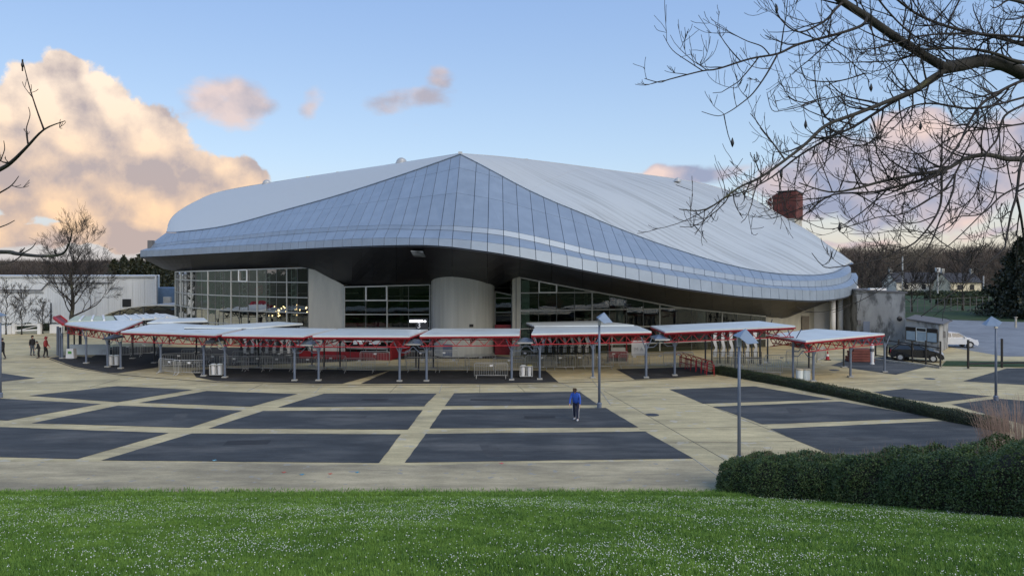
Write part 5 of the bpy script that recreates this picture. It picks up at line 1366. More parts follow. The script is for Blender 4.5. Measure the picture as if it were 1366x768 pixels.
def leaves_np(P, Nrm, size, seed, spread=1.0):
    """one pointed leaf (a bent quad) per point"""
    r = np.random.default_rng(seed); n = len(P)
    d = Nrm + (r.random((n, 3)) - .5) * 2.2 * spread; d /= np.linalg.norm(d, axis=1)[:, None] + 1e-9
    u = np.cross(d, r.random((n, 3)) - .5); u /= np.linalg.norm(u, axis=1)[:, None] + 1e-9
    w = np.cross(d, u); s = size * (.6 + .8 * r.random(n))[:, None]
    v = np.empty((n, 4, 3)); v[:, 0] = P - w * s * .0; v[:, 1] = P + w * s * .5 + u * s * .34; v[:, 2] = P + w * s * 1.05 + d * s * .1; v[:, 3] = P + w * s * .5 - u * s * .34
    return v.reshape(-1, 3)
def hedge(path, name, label, size, n, seed, leafm, rough=.12, cat='hedge', twigs=0):
    """path: list of (x, y, z, height, half width)"""
    A = np.array([p[:3] for p in path], float); H = np.array([p[3] for p in path]); Wd = np.array([p[4] for p in path])
    seg = np.linalg.norm(np.diff(A, axis=0), axis=1); s = np.concatenate([[0], np.cumsum(seg)]); L = s[-1]
    def at(q): return np.stack([np.interp(q, s, A[:, k]) for k in range(3)], -1), np.interp(q, s, H), np.interp(q, s, Wd)
    def side(q):
        e = .3; a, _, _ = at(np.clip(q - e, 0, L)); b, _, _ = at(np.clip(q + e, 0, L)); t = b - a; t /= np.linalg.norm(t, axis=-1)[..., None] + 1e-9
        return np.stack([t[..., 1], -t[..., 0], 0 * t[..., 0]], -1), t
    r = np.random.default_rng(seed)
    def surf(q, a, shrink=0.0):
        c, h, w = at(q); sd, t = side(q)
        capL = np.clip((q + .0) / .9, 0, 1); capR = np.clip((L - q) / .9, 0, 1); cap = np.sqrt(1 - (1 - capL) ** 2) * np.sqrt(1 - (1 - capR) ** 2)
        # squarish section: a in [0, pi]
        ca, sa = np.cos(a), np.sin(a); k = 1.0 / np.maximum(np.abs(ca) ** 4 + np.abs(sa) ** 4, 1e-3) ** .25
        lump = 1 + rough * (value_noise(q * 1.0 + 50, a * .9 + 9, .8, seed + 1) - .5) * 2 + rough * .8 * (value_noise(q + 20, a * 1.5 + 3, .28, seed + 2) - .5)
        ww, hh = w * lump * (1 - shrink) * (.45 + .55 * cap), h * lump * (1 - shrink) * (.55 + .45 * cap)
        off = sd * (ca * k * ww)[..., None]; z = np.clip(sa * k, 0, 1.2) * hh
        p = c + off; p[..., 2] = c[..., 2] + z
        nr = sd * ca[..., None] + np.stack([0 * ca, 0 * ca, sa], -1)
        return p, nr
    q = r.random(n) * L; a = r.random(n) * math.pi; a = np.where(r.random(n) < .35, np.pi / 2 + (a - np.pi / 2) * .9, a)
    P, Nn = surf(q, a); depth = r.random(n) ** 2 * .16; P = P - Nn * depth[:, None]; P += (r.random((n, 3)) - .5) * .05
    P[:, 2] = np.maximum(P[:, 2], terr_safe(P[:, 0], P[:, 1]) + .02)
    c = A.mean(0); t = empty(name, (c[0], c[1], 0), label, cat)
    o = np_mesh('foliage', leaves_np(P, Nn, size, seed + 5) - np.array(root_offset(t)), 4, leafm, parent=t, kind='stuff')
    rows = []
    for qq in np.linspace(0.02, L - .02, max(6, int(L * 1.2))):
        aa = np.linspace(0, math.pi, 11); pp, _ = surf(np.full(11, qq), aa, .13); pp[[0, -1], 2] -= .3; rows.append([Vector(x) for x in pp])
    mb = MB(); mb.grid(rows); mb.poly(rows[0]); mb.poly(rows[-1][::-1]); mb.build('inner_mass', M['core'], t)
    if twigs:
        mb = MB(); q = r.random(twigs) * L; a = np.pi / 2 + (r.random(twigs) - .5) * 1.2; P, Nn = surf(q, a)
        for k in range(twigs):
            p = Vector(P[k]); d = Vector(Nn[k]) + Vector((r.random() - .5, r.random() - .5, .4)); d.normalize(); l = .08 + .16 * r.random()
            mb.tube([p - d * .1, p + d * l], [.004, .002], 3, cap=False)
        mb.build('shoots', M['straw'], t, kind='stuff')
    return t
def terr_safe(x, y): return np.where(y < SL_Y, np.maximum(terr_np(x, np.minimum(y, SL_Y)), 0), 0)
tz = lambda x, y: float(terr_safe(np.array([x]), np.array([y]))[0])
hp = [(7.75, 26.9, 1.15, .95), (9.1, 25.0, 1.42, 1.05), (10.6, 23.3, 1.38, 1.05), (11.6, 21.6, 1.50, 1.1), (12.4, 20.2, 1.75, 1.25), (13.0, 18.9, 1.85, 1.35), (13.7, 17.3, 1.90, 1.4), (14.9, 15.0, 1.95, 1.4), (16.5, 12.0, 2.0, 1.4)]
hedge([(x, y, tz(x, y) - .05, h, w) for x, y, h, w in hp], 'hedge', 'big clipped leafy hedge in the right foreground at the lawn edge', .050, 130000, 41, M['hleaf'], .17, twigs=700)
lo = []
for px, py in ((951, 498.5), (990, 505), (1040, 514), (1100, 526), (1153, 537), (1210, 549.5), (1262, 561), (1312, 571), (1345, 579)):
    q = GZ(px, py); lo.append((q.x + .25, q.y + .5, 0, .52, .5))
hedge(lo, 'low_hedge', 'long low dark hedge running between the right parking area and the path', .05, 42000, 51, M['hleaf_d'], .17)
# hedges across the far lawn
for k, (x0, x1, y, h, lab) in enumerate(((1236, 1318, 165, .9, 'dark hedge strip nearest the cottages'), (1255, 1345, 140, .9, 'dark hedge strip in the middle of the far lawn'), (1200, 1330, 182, 1.0, 'hedge along the foot of the cottages'))):
    a, b = W(x0, 0, y).x, W(x1, 0, y).x
    hedge([(lerp(a, b, t), y + 1.5 * math.sin(3 * t + k), 0, h, .9) for t in np.linspace(0, 1, 6)], 'far_hedge', lab, .35, 2500, 60 + k, M['hleaf_d'], .15)
hedge([(lerp(-68, -48, t), 88.5, 0, .75, .7) for t in np.linspace(0, 1, 6)], 'low_shrubs', 'dark low shrubs along the foot of the white warehouse', .18, 4000, 71, M['hleaf_d'], .3, cat='shrubs')

# ---- bare trees
def grow(out, p, d, L, r, lvl, rr, bend=.22, up=.10, ratio=.72, kids=(3, 4), spread=.75, minr=.006, seglen=None):
    k = 5 if lvl > 1 else 3; pts = [p]; rad = [r]; q = p.copy(); dd = d.copy()
    for i in range(k):
        dd = (dd + Vector((rr.gauss(0, bend), rr.gauss(0, bend), rr.gauss(0, bend) + up))).normalized()
        q = q + dd * (L / k); pts.append(q.copy()); rad.append(max(minr, r * (1 - .62 * (i + 1) / k)))
    out.append((pts, rad, lvl))
    if lvl <= 0: return
    n = rr.randint(*kids)
    for j in range(n):
        t = rr.uniform(.25, 1.0) if j else 1.0; i = min(int(t * k), k - 1); b = pts[i].lerp(pts[i + 1], t * k - i)
        ax = dd.cross(Vector((rr.gauss(0, 1), rr.gauss(0, 1), rr.gauss(0, 1)))).normalized()
        nd = (Matrix.Rotation(rr.uniform(.3, 1.0) * spread, 3, ax) @ dd).normalized()
        grow(out, b, nd, L * ratio * rr.uniform(.75, 1.15), max(minr, rad[i] * .62), lvl - 1, rr, bend, up, ratio, kids, spread, minr)
def bare_tree(base, H, trunk_r, seed, label, levels=5, crown0=.25, lean=0, spread=.8, minr=.012, group=None, kids=(3, 4), width=1.0, name='bare_tree', low=0):
    rr = random.Random(seed); base = Vector(base); out = []
    t = empty(name, base, label, 'tree', group)
    top = H * .82; n = 9; tp = [base + Vector((rr.gauss(0, .02) * H * (k / n) + lean * k / n, rr.gauss(0, .02) * H * (k / n), top * k / n)) for k in range(n + 1)]
    tr = [trunk_r * (1.25 if k == 0 else 1 - .78 * k / n) for k in range(n + 1)]
    MB().tube(tp, tr, 9).build('trunk', M['bark'], t, smooth=True)
    nb = 16
    for j in range(nb):
        f = lerp(crown0, .98, (j + rr.random() * .6) / nb); i = min(int(f * n), n - 1); b = tp[i].lerp(tp[i + 1], f * n - i)
        az = j * 2.4 + rr.random(); e = lerp(.25, 1.15, f) ; d = Vector((math.cos(az) * math.cos(e), math.sin(az) * math.cos(e), math.sin(e)))
        Lb = H * width * lerp(.30, .20, f) * rr.uniform(.8, 1.15) * (1 - .4 * max(0, .3 - f))
        grow(out, b, d, Lb, trunk_r * lerp(.42, .2, f), levels - 2, rr, .16, .09, .66, kids, spread, minr)
    mb = MB()
    for pts, rad, lvl in out: mb.tube(pts, rad, 4 if lvl > 1 else 3, cap=False)
    mb.build('crown', M['twig'], t)
    return t
bare_tree(GZ(96, 446), 10.7, .27, 5, 'tall bare winter tree standing before the white warehouse', 6, .20, spread=.85, minr=.011, kids=(3, 5), width=1.12)
for px, py, h, s, lab in ((8, 446, 6.0, 11, 'small bare tree at the far left before the warehouse'), (29, 446, 5.6, 12, 'small bare tree second from the left edge'), (57, 445, 4.0, 13, 'short bushy bare tree between the small ones and the tall one')):
    bare_tree(GZ(px, py), h, .07, s, lab, 5, .18, minr=.010, group='young bare trees by the warehouse', kids=(3, 4), width=.75)
for px, y, h, s, lab in ((1284, 125, 9.5, 21, 'bare spreading tree in the middle of the far lawn'), (1216, 122, 6.8, 22, 'bare tree on the far lawn just right of the annex'), (1241, 150, 7.5, 23, 'slender bare tree before the cottages'), (1172, 128, 8.5, 24, 'bare tree rising behind the stained annex'),
                     (1345, 150, 13, 25, 'taller bare tree behind the dark evergreen'), (1150, 150, 9, 26, 'bare tree close behind the right tip of the roof')):
    bare_tree((W(px, 0, y).x, y, 0), h, .16, s, lab, 5, .2, minr=.022, group='bare trees on the far lawn', kids=(3, 4), width=1.05)
# evergreens
def conifer(base, H, Rr, seed, label, n=9000, group=None, size=.28, low=.02):
    r = np.random.default_rng(seed); t = empty('evergreen_tree', base, label, 'tree', group)
    z = r.random(n) ** 1.2 * (1 - low) + low; a = r.random(n) * 2 * np.pi; lob = 1 + .28 * np.sin(a * 5 + z * 9 + seed) + .2 * np.sin(a * 3 - z * 17)
    rad = Rr * (1 - z) ** .75 * (.35 + .65 * r.random(n) ** .4) * lob * (.8 + .35 * (np.sin(z * H * 2.6 + 2 * np.sin(a * 2)) * .5 + .5))
    P = np.stack([rad * np.cos(a), rad * np.sin(a), z * H], 1); Nn = np.stack([np.cos(a), np.sin(a), 0 * a - .2], 1)
    np_mesh('crown', leaves_np(P, Nn, size, seed), 4, M['conifer'], parent=t, kind='stuff')
    MB().tube([Vector(base), Vector(base) + Vector((0, 0, H * .9))], [.3, .05], 8).build('trunk', M['bark'], t)
conifer((W(1362, 0, 112).x, 112, 0), 11.5, 4.6, 81, 'broad dark evergreen at the right edge of the picture', 16000, None, .42)
conifer((W(1392, 0, 106).x, 106, 0), 10, 4.5, 82, 'second dark evergreen cut by the right edge', 9000, None, .45)
for k, (px, y, h, rr_) in enumerate(((152, 190, 8.5, 3.2), (165, 200, 9.5, 3.4), (176, 185, 8.6, 3.0), (186, 195, 10.0, 3.4), (196, 185, 8.0, 3.0), (205, 190, 9.4, 3.3), (214, 180, 8.2, 3.0), (224, 185, 9.0, 3.2), (232, 175, 8.0, 3.0))):
    nth = ('first', 'second', 'third', 'fourth', 'fifth', 'sixth', 'seventh', 'eighth', 'ninth')[k]
    conifer((W(px, 0, y).x, y, 0), h, rr_, 90 + k, nth + ' dark evergreen from the left in the row behind the warehouse corner', 1800, 'evergreens behind the warehouse', .6)
# far woods as one mass per side
def woods(name, label, xa, xb, y0, y1, n, h0, h1, seed):
    r = np.random.default_rng(seed); rr = random.Random(seed)
    protos = []
    for s in range(5):
        out = []; grow(out, Vector((0, 0, 0)), Vector((0, 0, 1)), .5, .014, 4, random.Random(seed + s), .12, .12, .62, (3, 4), .9, .0022)
        tri = []
        for pts, rad, lvl in out:
            for a, b, ra, rb in zip(pts[::2], pts[2::2] if len(pts) > 2 else pts[1:], rad[::2], rad[2::2]):
                sd = (b - a).cross(Vector((rr.gauss(0, 1), rr.gauss(0, 1), rr.gauss(0, 1))))
                if sd.length < 1e-6: continue
                sd.normalize(); tri.append([a - sd * ra, a + sd * ra, b + sd * rb]); 
                if lvl >= 3: s2 = sd.cross(b - a).normalized(); tri.append([a - s2 * ra, a + s2 * ra, b + s2 * rb])
        A = np.array([[tuple(q) for q in t_] for t_ in tri]); A[:, :, 2] /= A[:, :, 2].max(); protos.append(A)
    allv = []
    for i in range(n):
        A = protos[i % 5]; y = y0 + (y1 - y0) * (i / n); x = xa + (xb - xa) * r.random(); x *= y / y0
        h = h0 + (h1 - h0) * r.random(); a = r.random() * 6.28; c, s = np.cos(a), np.sin(a); wx = h * (.85 + .4 * r.random())
        V_ = A.copy(); X_ = A[:, :, 0] * c - A[:, :, 1] * s; Y_ = A[:, :, 0] * s + A[:, :, 1] * c
        V_[:, :, 0] = X_ * wx + x; V_[:, :, 1] = Y_ * wx + y; V_[:, :, 2] = A[:, :, 2] * h - .1; allv.append(V_.reshape(-1, 3))
    # fine brush: thousands of slender shoots filling the wood from the ground up
    m = n * 420; y = y0 + (y1 - y0) * r.random(m); x = (xa + (xb - xa) * r.random(m)) * y / y0
    ph = value_noise(x + 500, y + 500, 7.0, seed + 9); z = (r.random(m) ** 1.1) * (h0 + (h1 - h0) * ph) * .92
    l = .8 + 1.4 * r.random(m); dx, dy, dz = (r.random(m) - .5) * 1.2, (r.random(m) - .5) * 1.2, .5 + .6 * r.random(m); w = .035 + .05 * r.random(m)
    B = np.empty((m, 3, 3)); B[:, 0] = np.stack([x - w, y, z], 1); B[:, 1] = np.stack([x + w, y, z], 1); B[:, 2] = np.stack([x + dx * l, y + dy * l, z + dz * l], 1)
    allv.append(B.reshape(-1, 3))
    np_mesh(name, np.concatenate(allv), 3, M['far_twig'], kind='stuff', label=label, cat='woodland')
woods('far_wood', 'brown leafless winter wood behind the cottages on the right', W(1120, 0, 215).x, W(1400, 0, 215).x, 215, 330, 170, 10.5, 15.5, 300)
woods('far_wood', 'low brown winter wood behind the white warehouse on the left', W(-40, 0, 200).x, W(260, 0, 200).x, 200, 300, 150, 7.4, 9.6, 400)
# dry shrub behind the big hedge
t = empty('dry_shrub', (20.2, 30, 0), 'dry reddish straw coloured shrub behind the big hedge at the right edge', 'shrub')
mb = MB(); rr = random.Random(9)
for k in range(420):
    a = rr.random() * 6.28; q = rr.random() ** .5; b = Vector((20.3 + 1.5 * q * math.cos(a), 30 + 1.0 * q * math.sin(a), 0)); h = rr.uniform(1.6, 2.9)
    o = Vector((math.cos(a) * rr.uniform(.1, .7), math.sin(a) * .3, 0)); pts = [b, b + o * .3 + Vector((0, 0, h * .5)), b + o * .8 + Vector((0, 0, h * .85)), b + o * 1.5 + Vector((0, 0, h * rr.uniform(.85, 1.0)))]
    mb.tube(pts, [.010, .008, .005, .003], 3, cap=False)
mb.build('stems', M['straw'], t, kind='stuff')

# ---- near branches overhanging the picture
def limb_pts(pts, r0, r1, d0, d1):
    n = len(pts); P = [W(x, y, lerp(d0, d1, i / (n - 1))) for i, (x, y) in enumerate(pts)]
    # smooth through the surveyed points
    Q, Rd = [], []
    for i in range(n - 1):
        for k in range(4):
            t = k / 4; g = lambda j: P[max(0, min(n - 1, j))]
            Q.append(cr(g(i - 1), g(i), g(i + 1), g(i + 2), t)); Rd.append(lerp(r0, r1, ((i + t) / (n - 1)) ** .8))
    Q.append(P[-1]); Rd.append(r1); return Q, Rd
def near_tree(name, label, trunk, limbs, seed, dens, tlen, buds=(), minr=.0018, thick=1.0, pod=1.0):
    rr = random.Random(seed); t = empty(name, trunk[0], label, 'tree')
    MB().tube(trunk, [.30, .27, .24, .20, .14, .08][:len(trunk)], 12).build('trunk', M['bark'], t, smooth=True)
    tw = MB(); allq = []
    def twig(p, d, L, r, lvl, curl):
        k = 6; pts = [p]; rad = [r]; q = p.copy(); dd = d.copy()
        for i in range(k):
            dd = (dd + Vector((rr.gauss(0, .10), rr.gauss(0, .08), rr.gauss(0, .10) + curl * (i / k)))).normalized(); q = q + dd * L / k
            pts.append(q.copy()); rad.append(max(minr, r * (1 - .6 * (i + 1) / k)))
        tw.tube(pts, rad, 4 if r > .006 else 3, cap=False)
        if lvl > 0:
            for j in range(rr.choice((2, 3, 3, 4))):
                i = rr.randint(1, k - 1); sgn = rr.choice((-1, 1)); up = Vector((rr.gauss(0, .5), rr.gauss(0, .7), rr.gauss(.2, .6)))
                nd = (dd * .8 + up).normalized(); twig(pts[i], nd, L * rr.uniform(.35, .65), rad[i] * .62, lvl - 1, curl * 1.1)
    for spec in limbs:
        pts, r0, r1, d0, d1 = spec[:5]; dn = spec[5] if len(spec) > 5 else 1.0
        Q, Rd = limb_pts(pts, r0 * (thick if r0 < .05 else 1), r1 * thick, d0, d1); allq.extend(Q)
        MB().tube(Q, Rd, 8 if r0 > .03 else 6).build('limb' if r0 > .03 else 'branch', M['bark'] if r0 > .02 else M['twig'], t, smooth=True)
        dist = 0.0; nxt = rr.uniform(.1, .3)
        for a, b, ra in zip(Q, Q[1:], Rd):
            L = (b - a).length; dist += L
            while dist > nxt:
                nxt += rr.uniform(.6, 1.4) / (dens * dn); dd = (b - a).normalized()
                side = Vector((rr.gauss(0, .8), rr.gauss(0, .5), rr.gauss(.05, .9))); nd = (dd * .75 + side).normalized()
                twig(a.lerp(b, rr.random()), nd, tlen * rr.uniform(.45, 1.25) * (1.0 if ra > .008 else .7), (min(ra * .5, .0085) + .0012) * thick, 2 if ra > .006 else 1, rr.uniform(.05, .34))
    pods = [W(*b) for b in buds]
    for p in pods:
        q = min(allq, key=lambda v: (v - p).length); m = q.lerp(p, .5) + Vector((0, 0, -.06)); tw.tube([q, q.lerp(p, .25) + Vector((0, 0, -.04)), m, q.lerp(p, .8) + Vector((0, 0, -.05)), p - Vector((0, 0, .04))], [.005 * thick, .0045, .004, .0035, .003], 4, cap=False)
    tw.build('twigs', M['twig'], t, kind='stuff')
    for p in pods:
         MB().lathe(p - Vector((0, 0, .045)), [(.003 * pod, 0), (.013 * pod, .022 * pod), (.017 * pod, .04 * pod), (.011 * pod, .065 * pod), (.002, .09 * pod)], 8).build('seed_pod', M['black'], t, smooth=True)
    return t
TR = [Vector((10.2, 9.5, terr(10.2, 9.5) - .1)), Vector((10.1, 9.4, 5.6)), Vector((9.6, 9.2, 7.4)), Vector((8.6, 8.9, 9.1)), Vector((7.6, 8.6, 10.0)), Vector((6.6, 8.5, 10.3))]
LB = [
 ([(1480, 175), (1420, 130), (1366, 99), (1348, 90), (1331, 84), (1309, 81), (1287, 86), (1258.7, 91)], .085, .058, 8.8, 8.0, .8),
 ([(1262, 91), (1238.7, 77.5), (1199, 53), (1154.6, 22), (1123.6, 2), (1080, -30)], .046, .030, 8.0, 7.4),
 ([(1262, 93), (1240, 106), (1221, 119.6), (1190, 133), (1139, 153), (1101, 168), (1070, 196), (1017, 235), (986, 250), (942, 279), (906, 279)], .030, .004, 8.0, 6.6, 1.2),
 ([(1256, 100), (1225, 120), (1190, 137), (1139, 169), (1110, 182), (1066, 208), (1030, 236), (1000, 252), (962, 266)], .020, .004, 8.0, 7.4, 1.2),
 ([(1156, 24), (1150, 34), (1119, 45), (1066, 59), (1037.7, 71.8), (1000.6, 78.6), (957.7, 92), (936, 95), (893, 106), (879.5, 110), (860, 105)], .016, .003, 7.6, 6.8, .7),
 ([(1037.7, 71.8), (1022, 100), (1004.5, 124.5), (989, 138), (973, 149), (957.7, 154.8), (936, 149)], .008, .0025, 7.2, 6.9, .6),
 ([(1026, 72.7), (1016, 62), (996.7, 55), (977, 45), (955.7, 32.7)], .006, .0025, 7.1, 6.9, .8),
 ([(938, 95), (918.6, 82.5), (897, 67), (885, 47)], .005, .0022, 6.9, 6.8, .6),
 ([(1123, 4), (1115, 12), (1099, 29), (1066, 43), (1041.6, 26), (1034, 5)], .014, .004, 7.5, 7.2, 1.1),
 ([(1067, 43), (1092, 54), (1120, 70), (1152, 98), (1160, 110)], .007, .003, 7.4, 7.9),
 ([(1480, 215), (1420, 225), (1366, 213), (1342.7, 212), (1316, 206.5), (1287, 212), (1261, 226), (1221, 233), (1176.7, 242), (1139, 252), (1106, 256), (1066, 244)], .038, .005, 9.2, 7.0, 1.2),
 ([(1262, 229), (1230, 240), (1207, 246), (1166, 256), (1110, 260), (1078, 283), (1060, 297)], .020, .003, 7.9, 7.2, 1.2),
 ([(1366, 60), (1330, 50), (1289.6, 42), (1256, 33), (1221, 17.7), (1190, -6)], .020, .010, 8.6, 7.8, 1.0),
 ([(1410, 90), (1356, 82), (1331, 73), (1298, 66), (1234, 66), (1200, 80), (1150, 83), (1100, 84)], .022, .003, 8.4, 7.6, 1.0),
 ([(1420, 60), (1366, 50), (1287, 45), (1230, 48), (1180, 62), (1128, 64), (1080, 30)], .014, .003, 8.0, 7.2, 1.0),
 ([(1400, 20), (1366, 4), (1330, -4)], .022, .014, 8.4, 8.0, .8),
 ([(1400, 100), (1366, 107), (1327, 126), (1305, 144), (1289.6, 170), (1280.8, 189), (1258.6, 219.8), (1225, 250), (1200, 258)], .018, .005, 8.2, 7.2, 1.2),
 ([(1366, 140), (1340, 155), (1330, 185), (1316, 205), (1308, 235), (1300, 260), (1286, 275), (1270, 300), (1240, 318)], .012, .003, 8.2, 7.4, 1.0),
 ([(1375, 200), (1362, 217.6), (1356, 259.6), (1349, 284), (1342, 320), (1338.8, 332), (1317.7, 351.5), (1280, 383), (1228.7, 421.8)], .016, .003, 7.2, 6.6, .5),
 ([(1356, 262), (1362, 290), (1366, 318), (1372, 350)], .012, .008, 7.2, 7.4, .6),
 ([(1256, 231), (1255, 270.7), (1243, 297), (1221, 323), (1200, 333), (1177, 344.5), (1153.7, 350), (1107, 357), (1094, 351), (1083, 337.5)], .011, .0025, 7.6, 6.6, .5),
 ([(1274, 233), (1269.7, 259.6), (1254, 293), (1238, 330), (1212, 354), (1188.9, 377), (1174.8, 386.7), (1140, 405)], .010, .0025, 7.6, 6.8, .5),
 ([(1285, 212), (1262, 250), (1235, 268), (1205, 285), (1170, 290), (1140, 300), (1100, 305), (1066, 290)], .009, .0025, 7.4, 7.0, 1.0),
 ([(1366, 130), (1300, 145), (1240, 138), (1200, 150), (1160, 190), (1120, 200), (1085, 235), (1070, 262)], .012, .003, 7.8, 7.4, 1.1),
 ([(1366, 165), (1320, 172), (1280, 178), (1230, 205), (1180, 196), (1130, 192), (1090, 180)], .010, .003, 8.0, 7.4, 1.1),
 ([(1366, 245), (1335, 262), (1310, 285), (1275, 290), (1240, 310), (1210, 306), (1165, 312)], .009, .0025, 7.6, 7.0, .8),
 ([(1330, 240), (1322, 270), (1290, 305), (1262, 330), (1235, 345), (1215, 330)], .007, .0025, 7.4, 7.0, .6),
 ([(1154, 98), (1120, 108), (1084, 108), (1071, 100), (1065, 68)], .008, .0025, 7.8, 7.4, .8),
 ([(1101, 130), (1080, 136), (1068, 142), (1046, 147), (1030, 147), (1023, 123)], .007, .0025, 7.6, 7.3, .8),
 ([(1121, 128), (1078, 137), (1055, 131), (1044, 115), (1034, 86)], .006, .0025, 7.6, 7.3, .8),
 ([(1160, -20), (1180, 10), (1215, 45), (1245, 60), (1300, 95), (1330, 120)], .010, .005, 7.4, 8.0, .9),
 ([(1290, -20), (1270, 20), (1255, 50), (1210, 70), (1180, 110)], .009, .004, 7.6, 7.6, .9),
]
near_tree('overhanging_tree', 'leafless tree whose mossy limbs and twigs overhang the right side', TR, LB, 17, 6.4, .56,
          [(1036, 12, 7.2), (977, 190, 7.0), (1074.7, 166, 7.3), (1162, 117, 7.8), (1120, 303, 7.2), (1228, 168, 7.6), (1042, 232, 7.4)], minr=.0027, thick=1.12)
TL = [Vector((-9.6, 6.0, terr(-9.6, 6) - .1)), Vector((-9.6, 6.0, 6.2)), Vector((-9.5, 5.9, 7.2)), Vector((-9.3, 5.8, 7.9)), Vector((-9.0, 5.7, 8.4)), Vector((-8.6, 5.6, 8.8))]
LL_ = [
 ([(-930, 330), (-700, 345), (-300, 320), (-120, 270), (-40, 245), (0, 226), (15.6, 216), (35, 197), (58.6, 173), (86.7, 161.5)], .034, .0022, 5.8, 4.0, .35),
 ([(58.6, 173), (48.8, 146), (39, 115), (30, 79.5)], .005, .0018, 4.0, 3.9, .5),
 ([(37, 192), (35, 173), (40, 154), (38, 143)], .0035, .0016, 4.1, 4.1, .4),
 ([(-60, 290), (0, 257), (15.6, 247), (25, 235)], .006, .0018, 4.2, 4.0, .4),
 ([(-60, 320), (0, 303), (19.5, 294)], .005, .0018, 4.2, 4.0, .3),
 ([(-930, 350), (-650, 385), (-300, 368), (-100, 340), (0, 336), (23, 338.5), (54, 341.5), (82, 339), (92, 325), (96, 309)], .030, .002, 5.8, 4.0, .4),
 ([(26, 340), (42, 331), (48, 323)], .004, .0018, 4.1, 4.0, .4), ([(30, 340), (14, 350), (-10, 353)], .004, .0018, 4.1, 4.0, .3),
 ([(52, 341), (60, 347), (72, 351)], .003, .0016, 4.0, 4.0, .3), ([(0, 215), (6, 200), (5, 188)], .0035, .0016, 4.2, 4.1, .3)]
near_tree('overhanging_branches', 'leafless tree with a few budded branches reaching in from the left edge', TL, LL_, 23, 5.0, .13, [(30, 80, 3.9)], pod=.45, minr=.0017)
# ------------------------------------------------------------------ people
def skin_mesh(name, verts, edges, radii, mat, parent, sub=2, root=0):
    me = bpy.data.meshes.new('tmp_skin'); me.from_pydata([tuple(v) for v in verts], edges, [])
    ob = bpy.data.objects.new('tmp_skin', me); COL.objects.link(ob)
    ob.modifiers.new('skin', 'SKIN')
    sv = me.skin_vertices[0].data
    for i, r in enumerate(radii):
        sv[i].radius = (r, r) if not hasattr(r, '__len__') else r
        sv[i].use_root = (i == root)
    ss = ob.modifiers.new('sub', 'SUBSURF'); ss.levels = sub; ss.render_levels = sub
    dg = bpy.context.evaluated_depsgraph_get(); m2 = bpy.data.meshes.new_from_object(ob.evaluated_get(dg))
    bpy.data.objects.remove(ob); m2.name = name; m2.materials.clear(); m2.materials.append(mat)
    m2.polygons.foreach_set('use_smooth', [True] * len(m2.polygons))
    o = bpy.data.objects.new(name, m2); COL.objects.link(o); o.parent = parent
    return o
def chain(V, E, Rr, start, pts, rads):
    prev = start
    for p, r in zip(pts, rads):
        V.append(Vector(p)); Rr.append(r); E.append((prev, len(V) - 1)); prev = len(V) - 1
    return prev
skinm = material('skin', (.48, .30, .22), .55, var=.05)
